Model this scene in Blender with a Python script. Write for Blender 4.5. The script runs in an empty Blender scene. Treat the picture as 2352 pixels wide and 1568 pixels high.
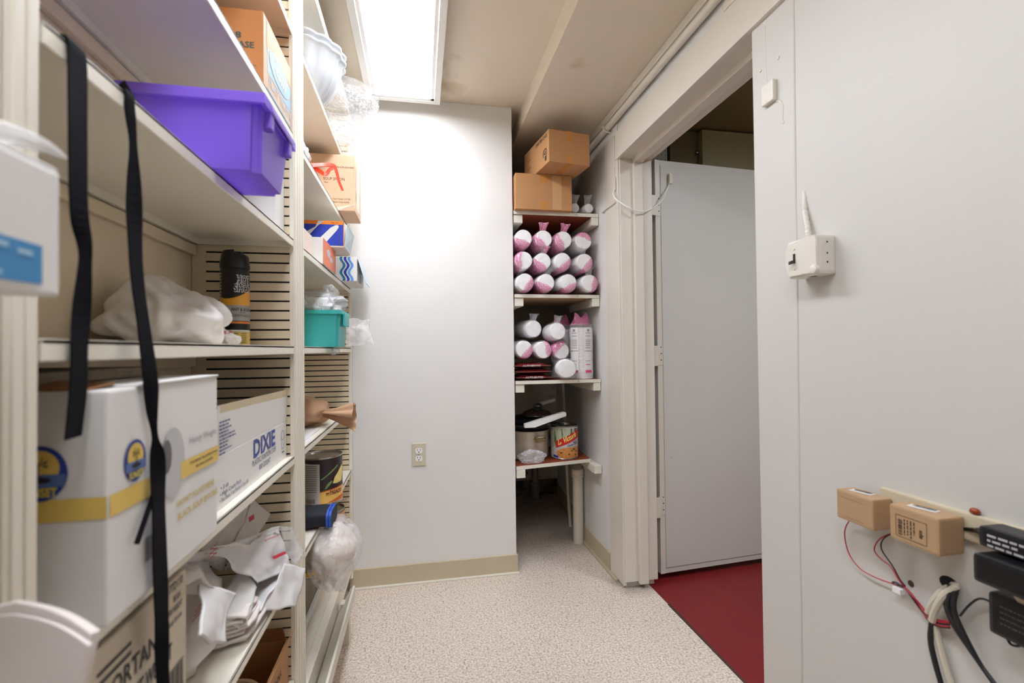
import bpy, bmesh, math, random
from mathutils import Vector, Matrix, noise
S = bpy.context.scene
COL = S.collection
R = math.radians
V = Vector

# ---------------------------------------------------------------- camera
def make_camera():
    yaw, pitch, roll = R(10.916), R(0.891), R(-0.639)
    f = V((math.sin(yaw)*math.cos(pitch), math.cos(yaw)*math.cos(pitch), math.sin(pitch)))
    r = V((math.cos(yaw), -math.sin(yaw), 0)); u = r.cross(f)
    r2 = math.cos(roll)*r + math.sin(roll)*u; u2 = -math.sin(roll)*r + math.cos(roll)*u
    cd = bpy.data.cameras.new('camera'); co = bpy.data.objects.new('camera', cd); COL.objects.link(co)
    m = Matrix.Identity(4)
    for i in range(3):
        m[i][0] = r2[i]; m[i][1] = u2[i]; m[i][2] = -f[i]
    m[0][3], m[1][3], m[2][3] = 0, 0, 1.16
    co.matrix_world = m
    cd.sensor_width = 36; cd.sensor_fit = 'HORIZONTAL'; cd.lens = 1094.5/2352*36
    cd.clip_start = 0.02; cd.clip_end = 50
    cd.dof.use_dof = True; cd.dof.focus_distance = 2.0; cd.dof.aperture_fstop = 3.5
    S.camera = co
make_camera()
# ---------------------------------------------------------------- world, exposure
w = bpy.data.worlds.new('world'); S.world = w; w.use_nodes = True
w.node_tree.nodes['Background'].inputs[0].default_value = (0.9, 0.95, 1, 1)
w.node_tree.nodes['Background'].inputs[1].default_value = 0.05
S.view_settings.view_transform = 'Standard'; S.view_settings.look = 'None'
S.view_settings.gamma = 1.0; S.view_settings.use_curve_mapping = False
S.view_settings.exposure = 1.86
LAMP = 7.2          # radiance of the fluorescent diffusers
REAR = 6.4
HALL = 15.0          # strength of the unseen fill lamp added beyond the door

# ---------------------------------------------------------------- materials
def lin(c):
    return tuple(((x/255)/12.92 if x/255 <= .04045 else ((x/255+.055)/1.055)**2.4) for x in c) + (1,)
MATS = {}
def nd(nt, t, **kw):
    n = nt.nodes.new(t)
    for k, v in kw.items(): setattr(n, k, v)
    return n
def mat(name, rgb, rough=.5, metal=0, var=.08, scale=8, bump=0, bscale=120, spec=.5, coat=0, trans=0, stretch=None, tl=0, wear=None):
    if name in MATS: return MATS[name]
    m = bpy.data.materials.new(name); m.use_nodes = True; nt = m.node_tree
    p = nt.nodes['Principled BSDF']; L = nt.links.new
    tc = nd(nt, 'ShaderNodeTexCoord'); src = tc.outputs['Object']
    if stretch:
        mp = nd(nt, 'ShaderNodeMapping'); mp.inputs['Scale'].default_value = stretch; L(src, mp.inputs[0]); src = mp.outputs[0]
    n = nd(nt, 'ShaderNodeTexNoise'); n.inputs['Scale'].default_value = scale; n.inputs['Detail'].default_value = 6; L(src, n.inputs[0])
    mx = nd(nt, 'ShaderNodeMix', data_type='RGBA')
    c = lin(rgb)
    mx.inputs[6].default_value = tuple(max(0, x*(1-var)) for x in c[:3])+(1,)
    mx.inputs[7].default_value = tuple(min(1, x*(1+var)) for x in c[:3])+(1,)
    L(n.outputs[0], mx.inputs[0]); out = mx.outputs[2]
    if wear:      # (rgb, scale, threshold): stains and scuffs
        n2 = nd(nt, 'ShaderNodeTexNoise'); n2.inputs['Scale'].default_value = wear[1]; n2.inputs['Detail'].default_value = 9; L(src, n2.inputs[0])
        rp = nd(nt, 'ShaderNodeValToRGB'); rp.color_ramp.elements[0].position = wear[2]; rp.color_ramp.elements[1].position = min(1, wear[2]+.12)
        L(n2.outputs[0], rp.inputs[0]); m2 = nd(nt, 'ShaderNodeMix', data_type='RGBA')
        L(rp.outputs[0], m2.inputs[0]); L(out, m2.inputs[6]); m2.inputs[7].default_value = lin(wear[0]); out = m2.outputs[2]
    L(out, p.inputs['Base Color'])
    p.inputs['Roughness'].default_value = rough; p.inputs['Metallic'].default_value = metal
    p.inputs['Specular IOR Level'].default_value = spec; p.inputs['Coat Weight'].default_value = coat
    p.inputs['Transmission Weight'].default_value = trans
    if bump:
        b = nd(nt, 'ShaderNodeTexNoise'); b.inputs['Scale'].default_value = bscale; b.inputs['Detail'].default_value = 4; L(src, b.inputs[0])
        bp = nd(nt, 'ShaderNodeBump'); bp.inputs['Strength'].default_value = bump; bp.inputs['Distance'].default_value = .002
        L(b.outputs[0], bp.inputs['Height']); L(bp.outputs[0], p.inputs['Normal'])
    if tl:
        t = nd(nt, 'ShaderNodeBsdfTranslucent'); L(out, t.inputs[0]); ms = nd(nt, 'ShaderNodeMixShader'); ms.inputs[0].default_value = tl
        L(p.outputs[0], ms.inputs[1]); L(t.outputs[0], ms.inputs[2]); L(ms.outputs[0], nt.nodes['Material Output'].inputs[0])
    MATS[name] = m; return m
def film(name, rgb, alpha=.4, rough=.12, var=.25, scale=14, bump=.5, bscale=40, mask=False, rgb2=None, a2=.7):
    """thin plastic film: part clear, part glossy plastic; mask=True prints one side with a second colour"""
    if name in MATS: return MATS[name]
    m = bpy.data.materials.new(name); m.use_nodes = True; nt = m.node_tree; L = nt.links.new
    p = nt.nodes['Principled BSDF']; p.inputs['Roughness'].default_value = rough; p.inputs['Base Color'].default_value = lin(rgb)
    p.inputs['Specular IOR Level'].default_value = .8
    tc = nd(nt, 'ShaderNodeTexCoord'); n = nd(nt, 'ShaderNodeTexNoise'); n.inputs['Scale'].default_value = scale; n.inputs['Detail'].default_value = 5
    L(tc.outputs['Object'], n.inputs[0])
    mr = nd(nt, 'ShaderNodeMapRange'); mr.inputs[1].default_value = .3; mr.inputs[2].default_value = .7
    mr.inputs[3].default_value = max(0, alpha-var); mr.inputs[4].default_value = min(1, alpha+var); L(n.outputs[0], mr.inputs[0]); fac = mr.outputs[0]
    tr = nd(nt, 'ShaderNodeBsdfTransparent')
    if mask:
        oi = nd(nt, 'ShaderNodeObjectInfo'); mp = nd(nt, 'ShaderNodeVectorRotate', rotation_type='Z_AXIS')
        mul = nd(nt, 'ShaderNodeMath', operation='MULTIPLY'); mul.inputs[1].default_value = 6.283; L(oi.outputs['Random'], mul.inputs[0])
        L(tc.outputs['Object'], mp.inputs['Vector']); L(mul.outputs[0], mp.inputs['Angle'])
        sx = nd(nt, 'ShaderNodeSeparateXYZ'); L(mp.outputs[0], sx.inputs[0])
        n3 = nd(nt, 'ShaderNodeTexNoise'); n3.inputs['Scale'].default_value = 22; L(tc.outputs['Object'], n3.inputs[0])
        ad = nd(nt, 'ShaderNodeMath', operation='MULTIPLY_ADD'); ad.inputs[1].default_value = .03; ad.inputs[2].default_value = -.02
        L(n3.outputs[0], ad.inputs[0]); sm = nd(nt, 'ShaderNodeMath', operation='ADD'); L(sx.outputs[0], sm.inputs[0]); L(ad.outputs[0], sm.inputs[1])
        gt = nd(nt, 'ShaderNodeMapRange'); gt.inputs[1].default_value = .004; gt.inputs[2].default_value = .012; L(sm.outputs[0], gt.inputs[0])
        vo = nd(nt, 'ShaderNodeTexNoise'); vo.inputs['Scale'].default_value = 260; L(tc.outputs['Object'], vo.inputs[0])
        vr = nd(nt, 'ShaderNodeMapRange'); vr.inputs[1].default_value = .38; vr.inputs[2].default_value = .55; vr.inputs[3].default_value = .35; vr.inputs[4].default_value = 1; L(vo.outputs[0], vr.inputs[0])
        mk = nd(nt, 'ShaderNodeMath', operation='MULTIPLY'); L(gt.outputs[0], mk.inputs[0]); L(vr.outputs[0], mk.inputs[1])
        mc = nd(nt, 'ShaderNodeMix', data_type='RGBA'); L(mk.outputs[0], mc.inputs[0]); mc.inputs[6].default_value = lin(rgb); mc.inputs[7].default_value = lin(rgb2)
        L(mc.outputs[2], p.inputs['Base Color'])
        ma = nd(nt, 'ShaderNodeMapRange'); L(gt.outputs[0], ma.inputs[0]); L(fac, ma.inputs[3]); ma.inputs[4].default_value = a2; fac = ma.outputs[0]
    if bump:
        b = nd(nt, 'ShaderNodeTexNoise'); b.inputs['Scale'].default_value = bscale; b.inputs['Detail'].default_value = 3; L(tc.outputs['Object'], b.inputs[0])
        bp = nd(nt, 'ShaderNodeBump'); bp.inputs['Strength'].default_value = bump; bp.inputs['Distance'].default_value = .01
        L(b.outputs[0], bp.inputs['Height']); L(bp.outputs[0], p.inputs['Normal'])
    ms = nd(nt, 'ShaderNodeMixShader'); L(fac, ms.inputs[0]); L(tr.outputs[0], ms.inputs[1]); L(p.outputs[0], ms.inputs[2])
    L(ms.outputs[0], nt.nodes['Material Output'].inputs[0]); MATS[name] = m; return m
def emit(name, rgb, s):
    m = bpy.data.materials.new(name); m.use_nodes = True; nt = m.node_tree
    e = nd(nt, 'ShaderNodeEmission'); e.inputs[0].default_value = lin(rgb)[:3]+(1,); e.inputs[1].default_value = s
    nt.links.new(e.outputs[0], nt.nodes['Material Output'].inputs[0]); MATS[name] = m; return m
def floor_mat():
    m = bpy.data.materials.new('speckled_vinyl'); m.use_nodes = True; nt = m.node_tree; L = nt.links.new
    p = nt.nodes['Principled BSDF']; p.inputs['Roughness'].default_value = .42
    tc = nd(nt, 'ShaderNodeTexCoord'); cur = None
    base = nd(nt, 'ShaderNodeTexNoise'); base.inputs['Scale'].default_value = 130; base.inputs['Detail'].default_value = 6; L(tc.outputs['Object'], base.inputs[0])
    r = nd(nt, 'ShaderNodeValToRGB'); e = r.color_ramp.elements
    e[0].position = .34; e[0].color = lin((184, 164, 146)); e[1].position = .66; e[1].color = lin((238, 227, 217))
    x = r.color_ramp.elements.new(.5); x.color = lin((217, 202, 188)); L(base.outputs[0], r.inputs[0]); cur = r.outputs[0]
    for sc, st, th, col in ((95, (1, .35, 1), .25, (132, 104, 82)), (120, (.4, 1, 1), .22, (120, 98, 84)), (80, (1, 1, 1), .25, (244, 234, 226)), (48, (.5, 1.5, 1), .1, (66, 56, 50))):
        mp = nd(nt, 'ShaderNodeMapping'); mp.inputs['Scale'].default_value = st; mp.inputs['Rotation'].default_value = (0, 0, sc); L(tc.outputs['Object'], mp.inputs[0])
        nz = nd(nt, 'ShaderNodeTexNoise'); nz.inputs['Scale'].default_value = 30; L(tc.outputs['Object'], nz.inputs[0])
        vm = nd(nt, 'ShaderNodeMix', data_type='VECTOR'); vm.inputs[0].default_value = .02; L(mp.outputs[0], vm.inputs[4]); L(nz.outputs['Color'], vm.inputs[5])
        vo = nd(nt, 'ShaderNodeTexVoronoi'); vo.inputs['Scale'].default_value = sc; L(vm.outputs[1], vo.inputs[0])
        rp = nd(nt, 'ShaderNodeMapRange'); rp.inputs[1].default_value = th; rp.inputs[2].default_value = th-.05; L(vo.outputs[0], rp.inputs[0])
        sp = nd(nt, 'ShaderNodeSeparateColor'); L(vo.outputs['Color'], sp.inputs[0]); g = nd(nt, 'ShaderNodeMath', operation='GREATER_THAN'); g.inputs[1].default_value = .45; L(sp.outputs[0], g.inputs[0])
        mu = nd(nt, 'ShaderNodeMath', operation='MULTIPLY'); L(rp.outputs[0], mu.inputs[0]); L(g.outputs[0], mu.inputs[1]); m3 = nd(nt, 'ShaderNodeMath', operation='MULTIPLY'); m3.inputs[1].default_value = .5; L(mu.outputs[0], m3.inputs[0])
        mx = nd(nt, 'ShaderNodeMix', data_type='RGBA'); L(m3.outputs[0], mx.inputs[0]); L(cur, mx.inputs[6]); mx.inputs[7].default_value = lin(col); cur = mx.outputs[2]
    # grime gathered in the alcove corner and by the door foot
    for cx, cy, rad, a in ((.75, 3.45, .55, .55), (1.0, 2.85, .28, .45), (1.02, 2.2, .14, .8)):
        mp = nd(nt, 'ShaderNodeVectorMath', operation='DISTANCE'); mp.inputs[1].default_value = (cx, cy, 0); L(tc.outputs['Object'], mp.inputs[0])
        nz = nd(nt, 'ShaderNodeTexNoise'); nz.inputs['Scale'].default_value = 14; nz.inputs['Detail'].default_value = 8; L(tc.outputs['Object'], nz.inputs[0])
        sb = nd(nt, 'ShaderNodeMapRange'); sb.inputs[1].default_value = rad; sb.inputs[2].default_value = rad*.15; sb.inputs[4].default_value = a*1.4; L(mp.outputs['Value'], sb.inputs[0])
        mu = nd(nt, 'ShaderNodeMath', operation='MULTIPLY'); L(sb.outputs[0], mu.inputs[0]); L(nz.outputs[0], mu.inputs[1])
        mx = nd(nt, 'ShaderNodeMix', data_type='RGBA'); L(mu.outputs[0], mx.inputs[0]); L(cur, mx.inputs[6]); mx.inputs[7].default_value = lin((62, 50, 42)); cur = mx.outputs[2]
    L(cur, p.inputs['Base Color']); MATS['floor'] = m; return m
floor_mat()
WALL = mat('wall_paint', (226, 223, 219), .6, var=.02, scale=3, bump=.2, bscale=30, wear=((206, 196, 182), 5, .74), spec=.3)
WALLR = mat('wall_paint_right', (213, 210, 205), .5, var=.02, scale=2, bump=.35, bscale=18, wear=((190, 180, 168), 40, .76))
CEIL = mat('ceiling_paint', (226, 213, 193), .6, var=.04, scale=2, bump=.2, bscale=40, wear=((188, 166, 128), 3, .62))
DOORP = mat('door_paint', (206, 203, 197), .45, var=.03, scale=4, bump=.15, bscale=60, wear=((150, 138, 122), 22, .72))
JAMB = mat('jamb_paint', (222, 214, 202), .4, var=.03, scale=6, bump=.35, bscale=30, wear=((150, 130, 104), 26, .72))
SHELFP = mat('shelf_enamel', (236, 229, 214), .4, var=.02, scale=4, wear=((206, 188, 156), 12, .76))
SHELFD = mat('shelf_enamel_panel', (230, 214, 186), .5, var=.04, scale=4)
DARK = mat('dark_void', (14, 11, 9), .9, var=.2)
BASEB = mat('vinyl_base', (196, 182, 154), .5, var=.05, scale=6, wear=((146, 124, 92), 14, .66))
WHITEW = mat('white_painted_wood', (226, 220, 206), .5, var=.05, scale=12, bump=.3, bscale=40, wear=((120, 106, 90), 30, .68))
REDB = mat('red_brown_board', (142, 66, 36), .5, var=.15, scale=16, bump=.2, bscale=60)
TANB = mat('bare_board', (182, 150, 112), .6, var=.12, scale=14, stretch=(1, 8, 8))
CARD = mat('cardboard', (188, 138, 92), .75, var=.08, scale=9, bump=.12, bscale=160)
CARDL = mat('cardboard_pale', (214, 178, 146), .75, var=.07, scale=9, bump=.12, bscale=160)
CARDO = mat('cardboard_orange', (198, 130, 76), .75, var=.07, scale=9, bump=.12, bscale=160)
CARDI = mat('cardboard_inside', (150, 104, 62), .85, var=.1, scale=9)
CARDW = mat('white_carton', (232, 229, 226), .5, var=.025, scale=6)
CARDC = mat('cream_carton', (206, 192, 172), .7, var=.06, scale=8, bump=.1, bscale=140)
TAPE = mat('packing_tape', (196, 136, 74), .25, var=.1, scale=20)
KRAFT = mat('kraft_paper', (196, 156, 124), .7, var=.1, scale=12, bump=.5, bscale=30)
PAPER = mat('white_paper', (238, 235, 233), .6, var=.03, scale=8, bump=.15, bscale=60, tl=.2)
NAPK = mat('napkin_paper', (236, 226, 220), .8, var=.05, scale=20, bump=.3, bscale=90, tl=.15)
BLACK = mat('black_plastic', (20, 20, 24), .32, var=.15)
STRAP = mat('black_webbing', (13, 12, 18), .85, spec=.15, var=.3, scale=60, bump=.6, bscale=500)
INK = mat('ink_black', (44, 40, 40), .6); INKB = mat('ink_blue', (42, 66, 150), .5); INKT = mat('ink_teal', (70, 84, 76), .6)
INKR = mat('ink_red', (206, 48, 74), .5); INKG = mat('ink_gold', (212, 186, 92), .5); INKSB = mat('ink_sky', (136, 172, 200), .6)
YEL = mat('band_yellow', (232, 198, 104), .5, var=.04); WHITE = mat('white_plastic', (238, 237, 235), .35, var=.02)
GREY = mat('print_grey', (196, 194, 196), .5, var=.04); DGREY = mat('print_dark_grey', (104, 100, 100), .5)
STEEL = mat('steel', (190, 188, 184), .25, metal=1, var=.06, scale=30); ALU = mat('aluminium', (196, 188, 176), .34, metal=1, var=.12, scale=6, stretch=(1, 1, 12))
IVORY = mat('ivory_plate', (206, 196, 172), .4, var=.02)
TANP = mat('tan_plastic', (188, 154, 118), .5, var=.05, scale=20, bump=.2, bscale=200)
GREYP = mat('fixture_enamel', (222, 220, 214), .4, var=.02)
# ---------------------------------------------------------------- helpers
def BM(): return bmesh.new()
def xf(loc=(0, 0, 0), rz=0, rx=0, ry=0):
    return Matrix.Translation(loc) @ Matrix.Rotation(rz, 4, 'Z') @ Matrix.Rotation(ry, 4, 'Y') @ Matrix.Rotation(rx, 4, 'X')
def box(bm, x0, x1, y0, y1, z0, z1, bev=0, m=None):
    vs = [bm.verts.new((x, y, z)) for x in (x0, x1) for y in (y0, y1) for z in (z0, z1)]
    fs = [bm.faces.new([vs[i] for i in q]) for q in ((0, 1, 3, 2), (4, 6, 7, 5), (0, 4, 5, 1), (2, 3, 7, 6), (0, 2, 6, 4), (1, 5, 7, 3))]
    if bev:
        es = list({e for f in fs for e in f.edges})
        r = bmesh.ops.bevel(bm, geom=es, offset=bev, segments=2, affect='EDGES', profile=.6)
        vs = list({v for f in r['faces'] for v in f.verts} | {v for v in vs if v.is_valid})
    if m: bmesh.ops.transform(bm, matrix=m, verts=[v for v in vs if v.is_valid])
    return bm
def poly(bm, pts):
    return bm.faces.new([bm.verts.new(p) for p in pts])
def prism(bm, pts, d):
    """polygon (list of 3-D points) pushed along vector d"""
    d = V(d); a = [bm.verts.new(p) for p in pts]; b = [bm.verts.new(V(p)+d) for p in pts]; n = len(a)
    bm.faces.new(a); bm.faces.new(b[::-1])
    for i in range(n): bm.faces.new((a[i], b[i], b[(i+1) % n], a[(i+1) % n]))
    return bm
def lathe(bm, prof, n=32, m=None, flute=0, nf=12, cap=True):
    rings = []
    for (r, z) in prof:
        ring = []
        for i in range(n):
            a = 2*math.pi*i/n; k = 1+(flute*abs(math.cos(nf*a/2))*(r > .03) if flute else 0)
            p = V((r*k*math.cos(a), r*k*math.sin(a), z)); ring.append(bm.verts.new(m @ p if m else p))
        rings.append(ring)
    for a, b in zip(rings, rings[1:]):
        for i in range(n): bm.faces.new((a[i], a[(i+1) % n], b[(i+1) % n], b[i]))
    if cap:
        if prof[0][0] > 1e-5: bm.faces.new(rings[0][::-1])
        if prof[-1][0] > 1e-5: bm.faces.new(rings[-1])
    return bm
def smooth_path(pts, k=8):
    P = [V(p) for p in pts]; P = [2*P[0]-P[1]]+P+[2*P[-1]-P[-2]]; out = []
    for i in range(1, len(P)-2):
        a, b, c, d = P[i-1:i+3]
        for j in range(k):
            t = j/k; out.append(.5*((2*b)+(c-a)*t+(2*a-5*b+4*c-d)*t*t+(3*b-a-3*c+d)*t**3))
    out.append(P[-2]); return out
def tube(bm, pts, r, n=8, sm=6, rad=None):
    P = smooth_path(pts, sm) if sm else [V(p) for p in pts]; rings = []; up = V((.31, .17, .93))
    for i, p in enumerate(P):
        t = (P[min(i+1, len(P)-1)]-P[max(i-1, 0)]).normalized(); s = t.cross(up)
        if s.length < .05: s = t.cross(V((1, 0, 0)))
        s.normalize(); u = s.cross(t); rr = rad(i/(len(P)-1)) if rad else r
        rings.append([bm.verts.new(p+rr*(math.cos(2*math.pi*k/n)*s+math.sin(2*math.pi*k/n)*u)) for k in range(n)])
    for a, b in zip(rings, rings[1:]):
        for i in range(n): bm.faces.new((a[i], a[(i+1) % n], b[(i+1) % n], b[i]))
    bm.faces.new(rings[0][::-1]); bm.faces.new(rings[-1]); return bm
def ribbon(bm, rows, th=.0016):
    """rows: (centre, half-width vector, normal) -> a strap with thickness"""
    A = []
    for c, h, n in rows:
        c, h, n = V(c), V(h), V(n).normalized()*th/2
        A.append([bm.verts.new(q) for q in (c-h-n, c+h-n, c+h+n, c-h+n)])
    for a, b in zip(A, A[1:]):
        for i in range(4): bm.faces.new((a[i], a[(i+1) % 4], b[(i+1) % 4], b[i]))
    bm.faces.new(A[0][::-1]); bm.faces.new(A[-1]); return bm
def sheet(bm, nu, nv, f, th=.0012):
    """grid surface f(u,v)->point, given a thickness along its normal"""
    g = [[V(f(i/nu, j/nv)) for j in range(nv+1)] for i in range(nu+1)]; A = []; B = []
    for i in range(nu+1):
        ra = []; rb = []
        for j in range(nv+1):
            du = g[min(i+1, nu)][j]-g[max(i-1, 0)][j]; dv = g[i][min(j+1, nv)]-g[i][max(j-1, 0)]
            n = du.cross(dv); n = n.normalized()*th/2 if n.length > 1e-9 else V((0, 0, th/2))
            ra.append(bm.verts.new(g[i][j]+n)); rb.append(bm.verts.new(g[i][j]-n))
        A.append(ra); B.append(rb)
    for i in range(nu):
        for j in range(nv):
            bm.faces.new((A[i][j], A[i+1][j], A[i+1][j+1], A[i][j+1])); bm.faces.new((B[i][j], B[i][j+1], B[i+1][j+1], B[i+1][j]))
    for i in range(nu):
        bm.faces.new((A[i+1][0], A[i][0], B[i][0], B[i+1][0])); bm.faces.new((A[i][nv], A[i+1][nv], B[i+1][nv], B[i][nv]))
    for j in range(nv):
        bm.faces.new((A[0][j], A[0][j+1], B[0][j+1], B[0][j])); bm.faces.new((A[nu][j+1], A[nu][j], B[nu][j], B[nu][j+1]))
    return bm
def fbm(p, o=4):
    s = 0; a = 1
    for k in range(o): s += a*noise.noise(p*(2**k)); a *= .5
    return s
def crease(p):   # sharp folds, as in film and paper
    return (.5-abs(noise.noise(p)))*.7+(.5-abs(noise.noise(p*2.3+V((5, 1, 9)))))*.3-.5
def blob(bm, c, rad, seed=0, amp=.2, freq=1.6, cr=.18, cf=2.6, zmin=None, sub=4, m=None, shape=None):
    r = bmesh.ops.create_icosphere(bm, subdivisions=sub, radius=1); o = V((seed*7.3, seed*3.1, seed*1.7)); c = V(c); rad = V(rad)
    for v in r['verts']:
        n = v.co.normalized(); d = 1+amp*fbm(n*freq+o, 2)+cr*crease(n*cf+o)
        p = V((n.x*rad.x*d, n.y*rad.y*d, n.z*rad.z*d))
        if shape: p = V(shape(p, n))
        if m: p = m @ p
        v.co = c+p
        if zmin is not None and v.co.z < zmin: v.co.z = zmin+.002*abs(noise.noise(n*9))
    return bm
def mesh_of(name, bm, m, smooth=False, flat_angle=None):
    bmesh.ops.recalc_face_normals(bm, faces=bm.faces[:])
    me = bpy.data.meshes.new(name); bm.to_mesh(me); bm.free(); me.materials.append(m)
    if smooth:
        for p in me.polygons: p.use_smooth = True
        if flat_angle:
            try: me.set_sharp_from_angle(angle=R(flat_angle))
            except Exception: pass
    return me
def tag(o, label=None, cat=None, group=None, kind=None):
    if label: o['label'] = label
    if cat: o['category'] = cat
    if group: o['group'] = group
    if kind: o['kind'] = kind
    return o
def thing(name, label, cat, loc=(0, 0, 0), rz=0, group=None):
    o = bpy.data.objects.new(name, None); COL.objects.link(o); o.empty_display_size = .05
    o.location = loc; o.rotation_euler = (0, 0, rz); tag(o, label, cat, group)
    ROOTM[o.name] = xf(loc, rz); return o
ROOTM = {}
def obj(name, bm, m, parent=None, smooth=False, local=False, fa=40, label=None):
    """links one mesh; with a parent the bmesh is in world space unless local"""
    if parent is not None and not local:
        root = parent
        while root.parent: root = root.parent
        bmesh.ops.transform(bm, matrix=ROOTM[root.name].inverted(), verts=bm.verts[:])
    o = bpy.data.objects.new(name, mesh_of(name, bm, m, smooth, fa)); COL.objects.link(o)
    if parent is not None: o.parent = parent
    if label: o['label'] = label
    return o
def solid(name, bm, m, label, cat, group=None, smooth=False, fa=40):
    """a thing that is one mesh: origin moved to its base centre"""
    bm.verts.ensure_lookup_table(); xs = [v.co for v in bm.verts]
    c = V(((min(p.x for p in xs)+max(p.x for p in xs))/2, (min(p.y for p in xs)+max(p.y for p in xs))/2, min(p.z for p in xs)))
    bmesh.ops.translate(bm, vec=-c, verts=bm.verts[:])
    o = obj(name, bm, m, None, smooth, fa=fa); o.location = c; return tag(o, label, cat, group)
def struct(name, bm, m, parent=None, smooth=False):
    if parent is not None: return obj(name, bm, m, parent, smooth, local=True)
    return tag(obj(name, bm, m, None, smooth), kind='structure')
def copy_tree(o, parent=None):
    c = o.copy(); COL.objects.link(c); c.parent = parent
    for ch in [x for x in bpy.data.objects if x.parent == o]: copy_tree(ch, c)
    return c
def glyphs(s, size=1, bold=0, align='LEFT', res=2, shear=0, space=1):
    cu = bpy.data.curves.new('t', 'FONT'); cu.body = s; cu.size = size; cu.offset = bold*size; cu.align_x = align; cu.resolution_u = res; cu.shear = shear; cu.space_character = space
    o = bpy.data.objects.new('t', cu); COL.objects.link(o); bpy.context.view_layer.update()
    me = bpy.data.meshes.new_from_object(o.evaluated_get(bpy.context.evaluated_depsgraph_get())); bpy.data.objects.remove(o); bpy.data.curves.remove(cu)
    return me
def text(bm, s, org, xd, yd, h, width=None, bold=.012, align='LEFT', shear=0, mapf=None, space=1):
    """flat lettering: h = letter height, width = fitted width; mapf bends it round a can"""
    me = glyphs(s, 1, bold, 'LEFT', shear=shear, space=space); org, xd, yd = V(org), V(xd).normalized(), V(yd).normalized()
    xs = [v.co.x for v in me.vertices]; ys = [v.co.y for v in me.vertices]
    if not xs: return bm
    w = max(xs)-min(xs); hh = .69; sx = (width/w) if width else h/hh; sy = h/hh; W = w*sx
    off = {'LEFT': 0, 'CENTER': -W/2, 'RIGHT': -W}[align]; vs = []
    for v in me.vertices:
        a = (v.co.x-min(xs))*sx+off; b = v.co.y*sy
        vs.append(bm.verts.new(mapf(a, b) if mapf else org+xd*a+yd*b))
    for p in me.polygons:
        try: bm.faces.new([vs[i] for i in p.vertices])
        except ValueError: pass
    bpy.data.meshes.remove(me); return bm
def disc(bm, c, xd, yd, rx, ry, n=28, r0=0):
    c, xd, yd = V(c), V(xd).normalized(), V(yd).normalized(); o = [bm.verts.new(c+xd*rx*math.cos(2*math.pi*i/n)+yd*ry*math.sin(2*math.pi*i/n)) for i in range(n)]
    if r0:
        k = [bm.verts.new(c+xd*rx*r0*math.cos(2*math.pi*i/n)+yd*ry*r0*math.sin(2*math.pi*i/n)) for i in range(n)]
        for i in range(n): bm.faces.new((o[i], o[(i+1) % n], k[(i+1) % n], k[i]))
    else: bm.faces.new(o)
    return bm
def rect(bm, c, xd, yd, w, h, skew=0):
    c, xd, yd = V(c), V(xd).normalized(), V(yd).normalized()
    poly(bm, [c+xd*(a*w/2+skew*b)+yd*b*h/2 for a, b in ((-1, -1), (1, -1), (1, 1), (-1, 1))]); return bm
def lines_block(bm, org, xd, yd, rows, pitch, h, seed=1):
    """rows of tiny unreadable print: rows = list of widths"""
    rnd = random.Random(seed); org, xd, yd = V(org), V(xd).normalized(), V(yd).normalized()
    for i, wd in enumerate(rows):
        x = 0
        while x < wd:
            l = rnd.uniform(.8, 2.6)*h*1.6; l = min(l, wd-x)
            rect(bm, org+xd*(x+l/2)-yd*i*pitch, xd, yd, l, h); x += l+h*.7
    return bm
def barcode(bm, org, xd, yd, w, h, seed=1):
    rnd = random.Random(seed); x = 0
    while x < w:
        l = rnd.choice((.5, .5, 1, 1.6))*w/34; rect(bm, V(org)+V(xd).normalized()*(x+l/2), xd, yd, l, h); x += l+rnd.choice((.5, .8, 1.2))*w/34
    return bm
EX, EY, EZ = V((1, 0, 0)), V((0, 1, 0)), V((0, 0, 1))
# ---------------------------------------------------------------- the setting; most positions from here on back-projected from image pixels
CZ, SZ = 2.435, 2.335          # ceiling and soffit heights
XR = .96                       # face of the right wall
struct('floor', box(BM(), -.9, 1.09, -2.3, 3.75, -.06, 0), MATS['floor'])
REDF = mat('red_painted_concrete', (122, 26, 30), .5, var=.12, scale=7, bump=.1, bscale=50, wear=((150, 110, 100), 130, .74))
struct('floor_hall', box(BM(), 1.09, 3.4, -1.2, 3.0, -.06, -.004), REDF)
struct('trim_1', prism(BM(), [(1.086, 1.22, -.01), (1.095, 1.22, -.01), (1.1, 2.0, -.01), (1.086, 2.0, -.01)], (0, 0, .011)), mat('floor_edge', (70, 44, 38), .7))
struct('ceiling', box(BM(), -.9, .535, -2.3, 3.75, CZ, CZ+.06), CEIL)
bm = box(BM(), .535, 1.09, -2.3, 3.75, SZ, CZ+.06); struct('ceiling_soffit', bm, CEIL)
struct('wall_left', box(BM(), -.72, -.62, -2.3, 3.75, 0, CZ), WALL)
struct('wall_rear', box(BM(), -.72, 1.09, -2.4, -2.3, 0, CZ), WALL)
struct('wall_back', box(BM(), -.62, .484, 2.451, 3.7, 0, CZ, .003), WALL)
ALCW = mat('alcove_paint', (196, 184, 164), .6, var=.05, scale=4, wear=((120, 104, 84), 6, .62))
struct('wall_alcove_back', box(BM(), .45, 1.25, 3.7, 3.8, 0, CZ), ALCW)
struct('wall_right_far', prism(BM(), [(XR, 2.188, 0), (XR, 2.75, 0), (1.07, 3.7, 0), (1.25, 3.7, 0), (1.12, 2.6, 0), (1.12, 2.188, 0)], (0, 0, SZ)), WALL)
struct('wall_right_near', box(BM(), XR, 1.085, -2.3, 1.22, 0, SZ, .003), WALLR)
struct('wall_right_head', box(BM(), XR+.004, 1.085, 1.215, 2.19, 2.088, SZ), WALL)
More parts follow.
